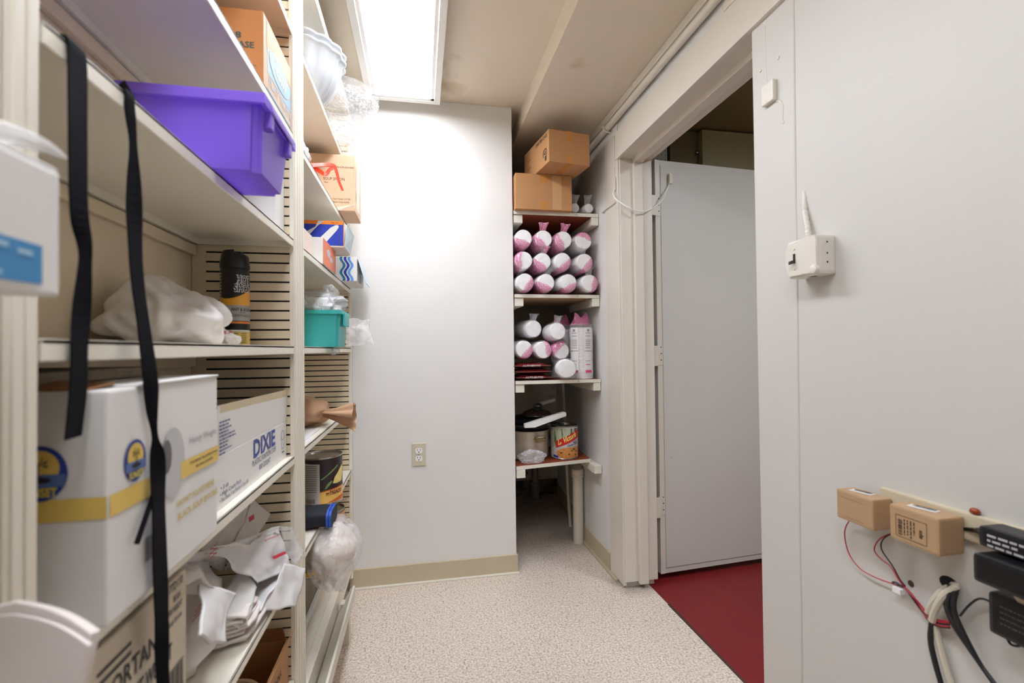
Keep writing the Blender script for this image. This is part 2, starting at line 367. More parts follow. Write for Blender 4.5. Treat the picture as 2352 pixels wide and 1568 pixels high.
# casing board along the head, corner batten and casing strip beside the jamb
struct('trim_2', box(BM(), XR-.013, XR+.006, -1.6, 2.19, 2.08, 2.212, .002), JAMB)
struct('trim_3', box(BM(), XR-.006, XR+.01, 2.172, 2.335, .012, 2.212, .002), JAMB)
struct('trim_4', box(BM(), XR-.026, XR+.004, -1.6, 3.0, 2.298, SZ, .006), JAMB)
# jamb and stop at the hinge side, head jamb and stop
struct('trim_5', box(BM(), XR+.002, 1.13, 2.166, 2.192, .03, 2.09, .0025), JAMB)
struct('trim_6', box(BM(), 1.028, 1.074, 2.148, 2.168, .022, 2.07, .003), JAMB)
struct('trim_7', box(BM(), XR+.002, 1.13, 1.215, 2.19, 2.084, 2.104, .0025), JAMB)
struct('trim_8', box(BM(), 1.028, 1.074, 1.215, 2.168, 2.062, 2.088, .003), JAMB)
struct('trim_9', box(BM(), XR+.002, 1.13, 1.208, 1.224, 0, 2.09, .0025), JAMB)
# vertical painted-over seam on the near wall
bm = BM(); rnd = random.Random(4); tube(bm, [(XR+.0005, 1.062+.022*(1-z/2.06)+rnd.uniform(-.0008, .0008), z) for z in [i*.103 for i in range(21)]], .0032, 6, 3)
struct('trim_10', bm, WALLR, smooth=True)
bm = BM(); tube(bm, [(XR+.0012, 1.165, 2.06), (XR+.0012, 1.166, 1.98), (XR+.0012, 1.163, 1.9), (XR+.0012, 1.166, 1.85)], .0022, 6, 4); struct('trim_11', bm, WALLR, smooth=True)
struct('baseboard_back', box(BM(), -.345, .49, 2.441, 2.453, 0, .094, .003), BASEB)
struct('trim_12', box(BM(), -.345, .495, 2.425, 2.443, 0, .007, .002), WHITEW)
bm = BM(); prism(bm, [(XR-.008, 2.34, 0), (XR-.008, 2.752, 0), (1.062, 3.69, 0), (1.075, 3.69, 0), (XR+.006, 2.745, 0), (XR+.006, 2.34, 0)], (0, 0, .1)); struct('baseboard_right', bm, BASEB)
bm = BM(); prism(bm, [(XR-.02, 2.24, 0), (XR-.02, 2.75, 0), (1.05, 3.6, 0), (1.066, 3.6, 0), (XR-.006, 2.75, 0), (XR-.006, 2.24, 0)], (0, 0, .012)); struct('trim_13', bm, BASEB)
struct('baseboard_alcove', box(BM(), .484, 1.07, 3.688, 3.702, 0, .12, .002), mat('dark_base', (108, 92, 74), .6, wear=((60, 48, 38), 8, .5)))
# ---- room beyond the doorway
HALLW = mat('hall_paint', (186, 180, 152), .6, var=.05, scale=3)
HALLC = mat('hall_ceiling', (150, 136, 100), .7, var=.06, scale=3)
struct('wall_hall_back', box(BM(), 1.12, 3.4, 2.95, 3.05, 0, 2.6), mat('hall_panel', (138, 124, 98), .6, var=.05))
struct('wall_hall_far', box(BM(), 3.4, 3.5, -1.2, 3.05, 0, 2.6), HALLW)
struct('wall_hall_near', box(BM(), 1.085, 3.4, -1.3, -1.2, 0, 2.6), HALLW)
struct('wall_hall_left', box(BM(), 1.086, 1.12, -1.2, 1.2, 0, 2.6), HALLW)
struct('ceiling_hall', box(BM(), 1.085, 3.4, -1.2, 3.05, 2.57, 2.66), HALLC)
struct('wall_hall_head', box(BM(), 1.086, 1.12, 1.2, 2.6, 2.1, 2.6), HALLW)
t = thing('pegboard', 'white perforated pegboard behind the open door by its hinges', 'pegboard', (1.28, 2.56, 0))
obj('board', box(BM(), 1.13, 1.432, 2.555, 2.561, .05, 2.45), mat('pegboard_white', (176, 172, 160), .6), t)
bm = BM()
for i in range(12):
    for k in range(90):
        z = .1+k*.0254
        if z > 1.0: disc(bm, (1.142+i*.0254, 2.5545, z), EX, EZ, .0032, .0032, 6)
obj('hole', bm, DARK, t)['kind'] = 'stuff'
obj('edge_or_shadow', box(BM(), 1.432, 1.452, 2.556, 2.62, .05, 2.5), DARK, t)  # black strip standing in for the shadow beside the board
t = thing('cabinet', 'olive grey wall cabinet seen high above the open door', 'cabinet', (2.2, 2.85, 2.05))
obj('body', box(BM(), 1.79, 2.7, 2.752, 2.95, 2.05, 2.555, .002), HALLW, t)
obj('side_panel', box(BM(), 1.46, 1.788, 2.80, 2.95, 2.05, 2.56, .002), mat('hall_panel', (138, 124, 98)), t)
bm = BM(); lathe(bm, [(0, -.004), (.006, 0), (.01, .012), (.012, .018), (.008, .024), (0, .026)], 16, xf((1.775, 2.80, 2.418), rx=R(90))); obj('knob', bm, STEEL, t, True)
# ---- fluorescent fixtures
def fixture(y0, y1, label, x0=-.243, x1=.105, z=CZ, s=LAMP):
    t = thing('ceiling_light', label, 'ceiling light', ((x0+x1)/2, (y0+y1)/2, z-.062)); zb = z-.062
    bm = BM(); box(bm, x0+.004, x1-.004, y0+.004, y1-.004, z-.03, z-.001); obj('housing', bm, GREYP, t)
    w = .026
    for q in ([(x0, y0), (x0+w, y0+w), (x0+w, y1-w), (x0, y1)], [(x1, y0), (x1, y1), (x1-w, y1-w), (x1-w, y0+w)], [(x0, y1), (x0+w, y1-w), (x1-w, y1-w), (x1, y1)], [(x0, y0), (x1, y0), (x1-w, y0+w), (x0+w, y0+w)]):
        bm = BM(); prism(bm, [(a, b, zb) for a, b in q], (0, 0, .06)); obj('frame_rail', bm, GREYP, t)
    g = .003
    bm = BM()
    for a in ((x0+w+g, x0+w+.017, y0+w+g, y1-w-g), (x1-w-.017, x1-w-g, y0+w+g, y1-w-g), (x0+w+g, x1-w-g, y1-w-.017, y1-w-g), (x0+w+g, x1-w-g, y0+w+g, y0+w+.017)): box(bm, *a, zb+.004, zb+.014)
    obj('lens_frame', bm, WHITE, t)
    bm = BM(); box(bm, x0+w+.016, x1-w-.016, y0+w+.016, y1-w-.016, zb+.024, zb+.029)
    obj('diffuser', bm, emit('lit_diffuser', (238, 243, 252), s), t)
    return t
fixture(1.14, 2.368, 'long white fluorescent ceiling light glowing above the pale wall')
fixture(-.52, .70, 'fluorescent ceiling light above the near end of the storeroom', s=REAR)
t = fixture(.2, 1.1, 'unseen fill light added in the room beyond the door', 1.9, 2.25, 2.57, HALL)  # out of view, added to brighten the hall, its cabinet and the door
# ---- the door
D = thing('door_1', 'grey white painted door standing open into the next room', None, (1.17, 2.212, .03), R(4.4)); D['kind'] = 'structure'
obj('leaf', box(BM(), 0, .8, 0, .036, 0, 2.078, .0015), DOORP, D, local=True)
obj('door_skin', box(BM(), .03, .775, -.0035, .001, .028, 2.05, .0015), DOORP, D, local=True)
bm = BM(); box(bm, .0, .024, -.0015, .001, .0, 2.078); obj('edge_or_shadow', bm, JAMB, D, local=True)
for zc in (1.868, 1.118, .37):
    zc -= .03
    h = obj('hinge', box(BM(), -.002, .028, -.004, -.0008, zc-.047, zc+.047, .0006), JAMB, D, local=True)
    bm = BM()
    for k in range(5): lathe(bm, [(.0065, zc-.047+k*.0188+.0006), (.0065, zc-.047+(k+1)*.0188-.0006)], 12, xf((-.008, -.006, 0)))
    obj('knuckle', bm, mat('hinge_paint', (206, 196, 180), .4, wear=((70, 54, 44), 60, .62)), h, True, local=True)
    bm = BM(); box(bm, -.052, -.012, -.028, -.025, zc-.05, zc+.05); obj('jamb_plate', bm, JAMB, h, local=True)
    bm = BM()
    for dz in (-.032, 0, .032):
        for x, y in ((.018, -.0045), (-.04, -.0288)): disc(bm, (x, y, zc+dz+(.01 if x > 0 else 0)), EX, EZ, .0035, .0035, 8)
    obj('screw', bm, mat('screw_dark', (70, 60, 52), .5), h, local=True)
# ---------------------------------------------------------------- slotted metal shelving along the left
XF, XB = -.33, -.578           # front edge and back panel
TOPS = [.295, .585, .882, 1.174, 1.460, 1.745, 2.03]
def upright(root, y0, y1, slot_face):
    """hollow upright: slotted end panel(s) with a folded front post"""
    ym = (y0+y1)/2
    bm = BM(); box(bm, XF-.012, XF, y0, y1, .06, 2.40, .002); box(bm, XF-.004, XF+.0025, y0+.006, y0+.016, .06, 2.40, .001); box(bm, XF-.004, XF+.0025, y1-.016, y1-.006, .06, 2.40, .001)
    p = obj('post', bm, SHELFP, root)
    bm = BM(); box(bm, XB, XF-.011, y0+.004, y1-.004, .06, 2.40); obj('hollow_shade', bm, DARK, root)  # solid dark fill painted as the shade inside the hollow upright
    bm = BM(); s = .0254; k = int((2.38-.1)/s)
    ya, yb = (y0, y0+.0035) if slot_face < 0 else (y1-.0035, y1)
    for i in range(k):
        z = .1+i*s; box(bm, -.545, -.341, ya, yb, z+.0024, z+s-.0024)
    box(bm, XB, -.545, ya, yb, .06, 2.40); box(bm, -.545, -.341, ya, yb, .06, .1024); box(bm, -.545, -.341, ya, yb, .1+k*s, 2.40)
    for i in range(k):           # the slots fold round the post corner as short hooks
        z = .1+i*s; box(bm, -.3415, XF-.010, ya-.0012, yb, z+.0032, z+s-.0008)
    obj('slotted_panel', bm, SHELFD, root)
    return p
def shelf(root, y0, y1, zt, xb=XB, th=.021):
    bm = BM(); box(bm, xb+.004, XF, y0, y1, zt-.006, zt, .0015); box(bm, XF-.004, XF, y0, y1, zt-th, zt, .0015); box(bm, xb+.004, xb+.02, y0, y1, zt-th, zt-.004)
    for y in (y0, y1-.004): box(bm, xb+.01, XF-.004, y, y+.004, zt-th, zt-.005)
    o = obj('shelf', bm, SHELFP, root); return o
def bay(label, ya, yb, tops, up=()):
    t = thing('shelving_unit', label, 'shelving', (XF-.12, (ya+yb)/2, 0))
    bm = BM(); box(bm, XB-.012, XB, ya, yb, .06, 2.40); obj('back_panel', bm, SHELFD, t)
    for z in tops:
        s = shelf(t, ya+.002, yb-.002, z)
        bm = BM(); box(bm, XB+.001, XB+.014, ya+.004, yb-.004, z-.05, z-.024, .003); obj('back_rail', bm, SHELFD, s)
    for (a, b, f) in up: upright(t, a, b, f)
    return t
bay1 = bay('cream slotted metal shelving nearest the camera holding the white soup spoon carton', .493, 1.359, TOPS, ((.455, .491, 1), (1.361, 1.413, -1)))
bay2 = bay('cream slotted metal shelving beside the pale wall holding the teal bin', 1.470, 2.419, TOPS[1:], ((1.4165, 1.468, 1), (2.421, 2.446, -1)))
bay0 = bay('cream metal shelving at the left edge of the photo under the blue labelled box', -.6, .396, [.882, 1.199, 1.46, 1.745], ((.398, .4515, -1),))
for t, a, b in ((bay1, .455, 1.413), (bay2, 1.4165, 2.446)):
    bm = BM(); box(bm, XB+.002, XF-.018, a+.055, b-.03, .172, .186, .002); obj('base_deck', bm, SHELFP, t)
    bm = BM(); box(bm, XF-.03, XF, a, b, .098, .19, .003); obj('kick_plate', bm, SHELFP, t)
    bm = BM(); box(bm, XB, XF-.03, a+.06, b-.03, .01, .165); obj('base_box', bm, SHELFD, t)
bm = BM(); box(bm, -.55, -.35, 1.42, 2.44, 2.33, 2.352, .002); box(bm, -.352, -.33, 1.42, 2.44, 2.316, 2.352, .002); obj('top_rail', bm, SHELFP, bay2)
bm = BM(); box(bm, XB, -.352, 1.47, 2.42, 2.354, 2.362); obj('top_panel', bm, SHELFD, bay2)
bm = BM(); lathe(bm, [(0, 0), (.004, 0), (.004, .001), (0, .001)], 10, xf((XF, 1.372, 1.243), ry=R(90))); obj('bolt_hole', bm, DARK, bay1)
# white painted timber plinth under the far bay
t = thing('timber_plinth', 'scuffed white painted wooden plinth along the foot of the shelving', 'plinth', (-.29, 1.4, 0))
obj('board', prism(BM(), [(-.326, .3, .098), (-.268, .3, .162), (-.268, .3, .205), (-.275, .3, .207), (-.326, .3, .12)], (0, 1.74, 0)), WHITEW, t)
obj('leg', box(BM(), -.318, -.284, 1.99, 2.03, 0, .16, .002), WHITEW, t); obj('leg', box(BM(), -.318, -.284, 1.0, 1.04, 0, .16, .002), WHITEW, t); obj('leg', box(BM(), -.318, -.284, .34, .38, 0, .16, .002), WHITEW, t)

# ---------------------------------------------------------------- cartons
def carton(name, label, x0, x1, y0, y1, z0, z1, m, cat='box', rz=0, group=None, seam='y', tape=None, gap=True):
    """closed carton; the thing sits at its base centre, built in local space"""
    t = thing(name, label, cat, ((x0+x1)/2, (y0+y1)/2, z0), rz, group); a, b, h = (x1-x0)/2, (y1-y0)/2, z1-z0
    obj('body', box(BM(), -a, a, -b, b, 0, h-.003, .0025), m, t, local=True)
    if seam == 'y':
        for s in (-1, 1): obj('flap', box(BM(), min(s*.001, s*(a-.001)), max(s*.001, s*(a-.001)), -b+.001, b-.001, h-.003, h, .001), m, t, local=True)
    else:
        for s in (-1, 1): obj('flap', box(BM(), -a+.001, a-.001, min(s*.001, s*(b-.001)), max(s*.001, s*(b-.001)), h-.003, h, .001), m, t, local=True)
    return t, a, b, h
# carton of soup spoons
SX, SY0, SY1, SZ0, SZ1 = -.313, .556, .823, .8825, 1.122
t = thing('soup_spoon_carton', 'large white carton with yellow band and round palm tree sunset logos', 'box', (-.44, .69, SZ0))
obj('body', box(BM(), -.558, SX, SY0, SY1, SZ0, SZ1, .003), CARDW, t)
bm = BM(); box(bm, -.44, SX+.002, SY0+.05, SY1, SZ1, SZ1+.003, .001, None); obj('flap', bm, CARDW, t)
bm = BM(); prism(bm, [(-.335, SY0+.004, SZ1), (-.556, SY0+.004, SZ1), (-.556, SY0+.11, SZ1+.012), (-.335, SY0+.05, SZ1+.004)], (0, 0, .002)); obj('flap', bm, CARDI, t)
bm = BM(); box(bm, -.556, -.40, SY0+.006, SY1, SZ1+.004, SZ1+.018, .004); obj('loose_flap', bm, mat('grey_board', (150, 136, 116), .8, var=.25, scale=30, stretch=(1, 6, 1)), t)
def onx(y, z, e=.0008): return V((SX+e, y, z))
def ony(x, z, e=.0008): return V((x, SY0-e, z))
bm = BM(); rect(bm, onx((SY0+SY1)/2, 1.0035), EY, EZ, SY1-SY0-.004, .0225); rect(bm, ony((SX-.557)/2, 1.0035), EX, EZ, .243, .0225); obj('yellow_band', bm, YEL, t)
def sunset_logo(c, xd, r, sgn):
    n = {'x': EX, 'y': -EY}[sgn]; e = n*.0004
    bm = BM(); disc(bm, c, xd, EZ, r, r*1.13); obj('logo_disc', bm, INKB, t)
    bm = BM(); disc(bm, c+e+V((0, 0, r*.22)), xd, EZ, r*.72, r*.72); obj('logo_sun', bm, YEL, t)
    bm = BM(); rect(bm, c+2*e-V((0, 0, r*.28)), xd, EZ, r*1.86, r*.5); obj('logo_sea', bm, mat('logo_sea', (92, 116, 172), .5), t)
    bm = BM(); k = c+3*e+V((0, 0, r*.3)); rect(bm, k-V((0, 0, r*.18)), xd, EZ, r*.06, r*.62)
    for a in (20, 60, 120, 160, -15, 195): poly(bm, [k+V((0, 0, r*.1)), k+V((0, 0, r*.1))+(xd*math.cos(R(a))+EZ*math.sin(R(a)))*r*.36+EZ*r*.02, k+V((0, 0, r*.02))+(xd*math.cos(R(a))+EZ*math.sin(R(a)))*r*.30])
    disc(bm, c+3*e-V((0, 0, r*.26)), xd, EZ, r*.45, r*.12, 14); obj('logo_palm', bm, INK, t)
    bm = BM(); text(bm, 'SUNSET', c+3*e-V((0, 0, r*.92)), xd, EZ, r*.34, r*1.3, .03, 'CENTER'); obj('logo_lettering', bm, mat('logo_yellow', (226, 206, 74), .5), t)
sunset_logo(onx(.602, 1.041, .001), EY, .0205, 'x'); sunset_logo(ony(-.372, 1.041, .001), EX, .0245, 'y')
bm = BM(); disc(bm, onx(.684, 1.019, .0012), EY, EZ, .031, .045); obj('bowl_picture', bm, GREY, t)
bm = BM(); rect(bm, onx((.684+SY1)/2+.01, 1.0035, .0014), EY, EZ, .119, .0225); obj('yellow_band', bm, YEL, t)
bm = BM(); disc(bm, onx(.668, 1.03, .0016), EY, EZ, .012, .021); obj('spoon_picture', bm, DGREY, t)
bm = BM(); text(bm, 'Heavy Weight', onx(.728, 1.0345, .001), EY, EZ, .0085, .088, .0, shear=.2); obj('lettering', bm, mat('print_mid', (150, 148, 148), .5), t)
bm = BM(); text(bm, 'Cucharas de poliestireno', onx(.728, 1.0065, .002), EY, EZ, .0042, .09); text(bm, 'de peso pesado', onx(.745, .9985, .002), EY, EZ, .0042, .056); obj('lettering', bm, INK, t)
bm = BM(); text(bm, 'HVYWT POLYSTYRENE', onx(.695, .958, .001), EY, EZ, .0082, .113, .02); text(bm, 'BLACK SOUP SPOONS', onx(.697, .941, .001), EY, EZ, .0085, .123, .02); obj('lettering', bm, INKG, t)
bm = BM(); barcode(bm, onx(.621, .933), EY, EZ, .014, .028, 3); obj('barcode', bm, INK, t)
# carton on the shelf below
t = thing('cream_carton', 'cream carton with bold black import lettering half hidden by the strap', 'box', (-.45, .6, .585))
obj('body', box(BM(), -.56, -.331, .40+.1, .764, .5855, .852, .003), CARDC, t)
bm = BM(); q = lambda y, z: V((-.3302, y, z))
text(bm, 'IMPORTANT', q(.552, .785), EY, EZ, .022, .15, .02); text(bm, 'LIGHT WEIGHT', q(.61, .752), EY, EZ, .02, .112, .02)
text(bm, '77D110', q(.715, .838), EY, EZ, .011, .036, .012); text(bm, 'BULK', q(.726, .822), EY, EZ, .008, .02); text(bm, 'PER WEIGHT', q(.712, .808), EY, EZ, .008, .038); text(bm, 'Soup Spoons', q(.712, .794), EY, EZ, .007, .036)
rect(bm, q(.60, .826), EY, EZ, .06, .004); rect(bm, q(.60, .815), EY, EZ, .06, .004); obj('lettering', bm, INK, t)['kind'] = 'stuff'
bm = BM(); lines_block(bm, q(.706, .735), EY, EZ, [.044]*1, .01, .0008); barcode(bm, q(.708, .715), EY, EZ, .044, .034, 8)
for z in (.698, .733): rect(bm, q(.73, z), EY, EZ, .05, .001)
obj('barcode', bm, INK, t)
# Dixie portion cup carton, open, tall front flap
t = thing('portion_cup_carton', 'open white carton lettered in blue for plastic portion cups', 'box', (-.45, 1.14, .882))
DX = -.349
bm = BM(); y0, y1 = .905, 1.352
box(bm, DX-.004, DX, y0, y1, .8825, .976, .0008); obj('front_wall', bm, CARDW, t)
bm = BM(); box(bm, -.562, -.558, y0, y1, .8825, 1.05); obj('back_wall', bm, CARDI, t)
for y in (y0, y1-.004): bm = BM(); box(bm, -.558, DX-.004, y, y+.004, .8825, .976); obj('side_wall', bm, CARDI, t)
bm = BM(); box(bm, -.558, DX-.004, y0+.004, y1-.004, .8825, .8865); obj('bottom', bm, CARDI, t)
bm = BM(); prism(bm, [(DX-.0005, y0-.004, .977), (DX-.0005, y1+.003, .977), (DX+.002, y1+.006, 1.058), (DX+.002, y0+.018, 1.066)], (-.004, 0, 0)); obj('flap', bm, CARDW, t)
bm = BM(); prism(bm, [(DX+.0012, y0+.018, 1.046), (DX+.0012, y1+.004, 1.036), (DX+.0026, y1+.0065, 1.0585), (DX+.0026, y0+.0175, 1.0665)], (-.001, 0, 0)); obj('tape', bm, mat('tan_tape', (214, 196, 158), .4), t)
bm = BM(); q = lambda y, z: V((DX+.0006, y, z))
text(bm, 'DIXIE', q(1.10, .935), EY, EZ, .036, .152, .03); obj('lettering', bm, INKB, t)
bm = BM(); text(bm, 'PLASTIC PORTION CUPS', q(1.092, .918), EY, EZ, .0115, .166, .0); text(bm, '800 COUNT', q(1.135, .9005), EY, EZ, .0115, .08, .0)
text(bm, '\u2022 3 oz', q(.93, .915), EY, EZ, .008, .035, .0); text(bm, '\u2022 High Count Pack', q(.928, .904), EY, EZ, .0075, .1, .0); text(bm, '\u2022 Fits Dixie 3 oz Portion Cup Lid', q(.926, .893), EY, EZ, .0075, .14, .0)
disc(bm, q(1.318, .945), EY, EZ, .016, .012, 20, .9)
for a, b in (((1.302, .944), (1.308, .912)), ((1.334, .944), (1.328, .912)), ((1.308, .912), (1.328, .912))): c = [V((DX+.0006, a[0], a[1])), V((DX+.0006, b[0], b[1]))]; d = (c[1]-c[0]).normalized(); n = d.cross(EX)*.0006; poly(bm, [c[0]-n, c[1]-n, c[1]+n, c[0]+n])
rect(bm, q(1.32, .902), EY, EZ, .02, .003)
k = V((DX+.003, .918, 1.036)); lines_block(bm, k, EY, EZ, [.05, .04, .055, .04, .07, .075, .04, .035, .055, .025], .0062, .003, 5); obj('small_print', bm, mat('ink_navy', (84, 90, 128), .6), t)
# orange brown carton with blue oval print, upper shelf
t = thing('printed_tray_carton', 'orange brown carton with blue oval print above the purple bin', 'box', (-.45, 1.25, 1.745))
GX = -.336
obj('body', box(BM(), -.56, GX, 1.128, 1.356, 1.7455, 1.915, .003), CARDO, t)
q = lambda y, z, e=.0006: V((GX+e, y, z))
obj('front_panel', box(BM(), GX-.001, GX+.0006, 1.13, 1.355, 1.748, 1.913), CARDL, t)
bm = BM(); poly(bm, [q(1.157, 1.868, .001), q(1.352, 1.868-.008, .001), q(1.352, 1.795, .001), q(1.157, 1.795, .001)]); obj('print_block', bm, INKSB, t)
bm = BM(); disc(bm, q(1.254, 1.838, .0014), EY, EZ, .089, .036); obj('print_ring', bm, CARDL, t)
bm = BM(); poly(bm, [q(1.15, 1.915-.002, .0012), q(1.354, 1.915-.002, .0012), q(1.354, 1.862, .0012), q(1.31, 1.868, .0012), q(1.254, 1.8735, .0012), q(1.20, 1.868, .0012), q(1.15, 1.845, .0012)]); obj('print_mask', bm, CARDL, t)
bm = BM(); disc(bm, q(1.254, 1.838, .0018), EY, EZ, .086, .034); obj('print_oval', bm, INKSB, t)
bm = BM(); text(bm, 'Phil', q(1.19, 1.852, .0022), EY, EZ, .011, .04, .02, shear=.3); text(bm, 'Gill', q(1.215, 1.822, .0022), EY, EZ, .026, .095, .02, shear=.3); obj('lettering', bm, mat('print_peach', (232, 206, 184), .7), t)
bm = BM(); text(bm, 'FLAT TRAYS', q(1.165, 1.771, .0012), EY, EZ, .019, .185, .02); obj('lettering', bm, mat('print_slate', (170, 180, 186), .7), t)
bm = BM(); rect(bm, q(1.254, 1.758, .0012), EY, EZ, .2, .005); obj('print_line', bm, INKSB, t)
bm = BM(); text(bm, '5898', V((-.43, 1.1274, 1.849)), EX, EZ, .013, .05, .03); text(bm, 'RED BASE', V((-.438, 1.1274, 1.829)), EX, EZ, .013, .084, .03)
for k in range(5): rect(bm, (-.385+k*.008, 1.1274, 1.788+.003*math.sin(k*2.1)), (1, 0, .3*math.sin(k*3)), EZ, .008, .0012)
obj('lettering', bm, INKT, t)['kind'] = 'stuff'
# white carton at the end of the purple bin's shelf
t, a, b, h = carton('white_carton', 'plain white carton behind the purple bin', -.55, -.352, 1.28, 1.352, 1.461, 1.62, CARDW)
# ---------------------------------------------------------------- purple bin
PUR = mat('purple_plastic', (166, 128, 242), .3, var=.06, scale=5, tl=.4)
t = thing('purple_bin', 'translucent purple plastic bin overhanging its shelf edge', 'bin', (-.35, .92, 1.4605))
bm = BM(); th = .003
# walls flare from the small floor to the wide mouth
xa, xb, ya, yb, z0, z1 = -.435, -.26, .85, .99, 1.4605, 1.572
def ringp(e, z):
    u = (z-z0)/(z1-z0); return [(xa-.012*u+e, ya-.022*u+e), (xb+.01*u-e, ya-.022*u+e), (xb+.01*u-e, yb+.016*u-e), (xa-.012*u+e, yb+.016*u-e)]
def loft(bm, rings, close=None):
    R_ = [[bm.verts.new(p) for p in r] for r in rings]
    for a, b in zip(R_, R_[1:]):
        n = len(a)
        for i in range(n): bm.faces.new((a[i], a[(i+1) % n], b[(i+1) % n], b[i]))
    if close: bm.faces.new(R_[0][::-1]); bm.faces.new(R_[-1])
    return bm
loft(bm, [[(x, y, z0) for x, y in ringp(0, z0)], [(x, y, z1) for x, y in ringp(0, z1)], [(x, y, z1) for x, y in ringp(th, z1)], [(x, y, z0+th) for x, y in ringp(th, z0)]], True)
bmesh.ops.bevel(bm, geom=[e for e in bm.edges if abs(e.verts[0].co.z-e.verts[1].co.z) > .1], offset=.014, segments=3, affect='EDGES')
obj('tub', bm, PUR, t, True)
bm = BM(); o = [(x, y) for x, y in ringp(-.008, z1)]; i_ = ringp(.0, z1)
loft(bm, [[(x, y, z1-.012) for x, y in i_], [(x, y, z1-.012) for x, y in o], [(x, y, z1+.004) for x, y in o], [(x, y, z1+.004) for x, y in i_], [(x, y, z1-.012) for x, y in i_]])
obj('rim', bm, PUR, t)
for y in (ya+.004, yb-.024): bm = BM(); box(bm, xb+.005, xb+.018, y, y+.02, z1-.038, z1-.006, .002); obj('handle_tab', bm, PUR, t)
bm = BM(); box(bm, xb+.014, xb+.02, ya+.004, yb-.004, z1-.012, z1-.002, .002); obj('handle', bm, PUR, t)
# ---------------------------------------------------------------- black straps
def strap(name, label, rows, th=.0018):
    """rows: (x, y, z, half width, twist deg)"""
    P = smooth_path([(r[0], r[1], r[2]) for r in rows], 6); W = smooth_path([(r[3], r[4], 0) for r in rows], 6); out = []
    for p, wv in zip(P, W):
        a = R(wv.y); h = V((math.sin(a)*.9, math.cos(a), 0))*wv.x; n = V((math.cos(a), -math.sin(a)*.9, .02)); out.append((p, h, n))
    bm = BM(); ribbon(bm, out, th); return obj, bm
_, bm = strap('', '', [(-.37, .532, 1.4635, .012, 0), (-.338, .531, 1.4635, .0115, 0), (-.3275, .531, 1.461, .0115, 0), (-.3255, .531, 1.44, .0115, 5), (-.325, .531, 1.38, .0125, 0), (-.325, .533, 1.30, .010, 10), (-.325, .5415, 1.265, .006, 45), (-.325, .541, 1.24, .006, 40), (-.325, .5345, 1.175, .0115, 0), (-.325, .533, 1.13, .0115, 0), (-.325, .526, 1.08, .0135, -8)])
solid('strap', bm, STRAP, 'short black webbing strap ending above the round sunset logo', 'strap', 'straps hanging from the shelf')
S2 = thing('strap', 'long black webbing strap hanging to the floor past the spoon picture', 'strap', (-.32, .65, .7), 0, 'straps hanging from the shelf')
_, bm = strap('', '', [(-0.345, 0.613, 1.4632, 0.007, 0), (-0.328, 0.617, 1.462, 0.007, 0), (-0.3262, 0.6175, 1.44, 0.0065, 20), (-0.323, 0.6177, 1.4035, 0.004, 60), (-0.3205, 0.6148, 1.3572, 0.007, 50), (-0.3171, 0.6102, 1.2966, 0.0105, 10), (-0.3142, 0.6091, 1.247, 0.0105, 5), (-0.3088, 0.6121, 1.1887, 0.0105, 5), (-0.303, 0.6136, 1.1316, 0.0095, 20), (-0.303, 0.6169, 1.0937, 0.006, 50), (-0.303, 0.6231, 1.0633, 0.0035, 75), (-0.303, 0.6288, 1.0368, 0.009, 30), (-0.303, 0.6307, 0.9894, 0.0135, 0), (-0.303, 0.6331, 0.9326, 0.0145, 0), (-0.304, 0.6389, 0.8748, 0.013, 5), (-0.3056, 0.6437, 0.8351, 0.011, 10), (-0.3076, 0.6488, 0.7849, 0.0075, 40), (-0.3096, 0.6568, 0.7341, 0.0075, 40), (-0.3144, 0.6683, 0.6096, 0.01, 10)])  # rows scaled about the camera toward the aisle, to clear the carton face
obj('webbing', bm, STRAP, S2)
bm = BM(); tube(bm, [(-.3065, .633, 1.003), (-.306, .613, .978), (-.3055, .592, .952)], .0028, 6, 4); obj('cord_end', bm, STRAP, S2, True)
bm = BM(); ribbon(bm, [((-.345, .613, 1.4635), (0, .007, 0), (0, 0, 1)), ((-.345, .632, 1.475), (.006, 0, .006), (0, -.3, 1)), ((-.347, .65, 1.470), (.006, 0, .006), (0, .3, 1)), ((-.345, .672, 1.4625), (.003, 0, .0), (0, 0, 1)), ((-.343, .69, 1.4645), (.002, 0, .002), (0, 0, 1))]); obj('loose_end', bm, STRAP, S2)
# ---------------------------------------------------------------- things on the near bay
BAGW = film('carrier_bag_film', (246, 240, 235), .82, .55, .1, 10, .15, 60)
CLEAR = film('clear_film', (244, 244, 247), .3, .12, .2, 16, .35, 45)
FROST = film('frosted_film', (242, 240, 238), .6, .3, .2, 12, .25, 60)
def patch(c00, c10, c11, c01, amp=.006, seed=1, n=18, th=.0012, sag=0, fr=9, rag=.009):
    n = max(n, 22)
    a, b, c, d = map(V, (c00, c10, c11, c01)); o = V((seed*3.7, seed*1.9, seed)); nn = (b-a).cross(d-a).normalized()
    def f(u, v):
        p = a*(1-u)*(1-v)+b*u*(1-v)+c*u*v+d*(1-u)*v
        q = p*16+o; w_ = rag*(1-(1-(2*u-1)**4)*(1-(2*v-1)**4)*.6)
        return p+V((noise.noise(q), noise.noise(q+V((9, 2, 5))), noise.noise(q+V((3, 8, 1)))))*w_+nn*(1.5*amp*(fbm(p*fr+o, 3)+1.3*crease(p*fr*1.6+o)))+V((0, 0, -sag*4*u*(1-u)))
    return sheet(BM(), n, n, f, th)
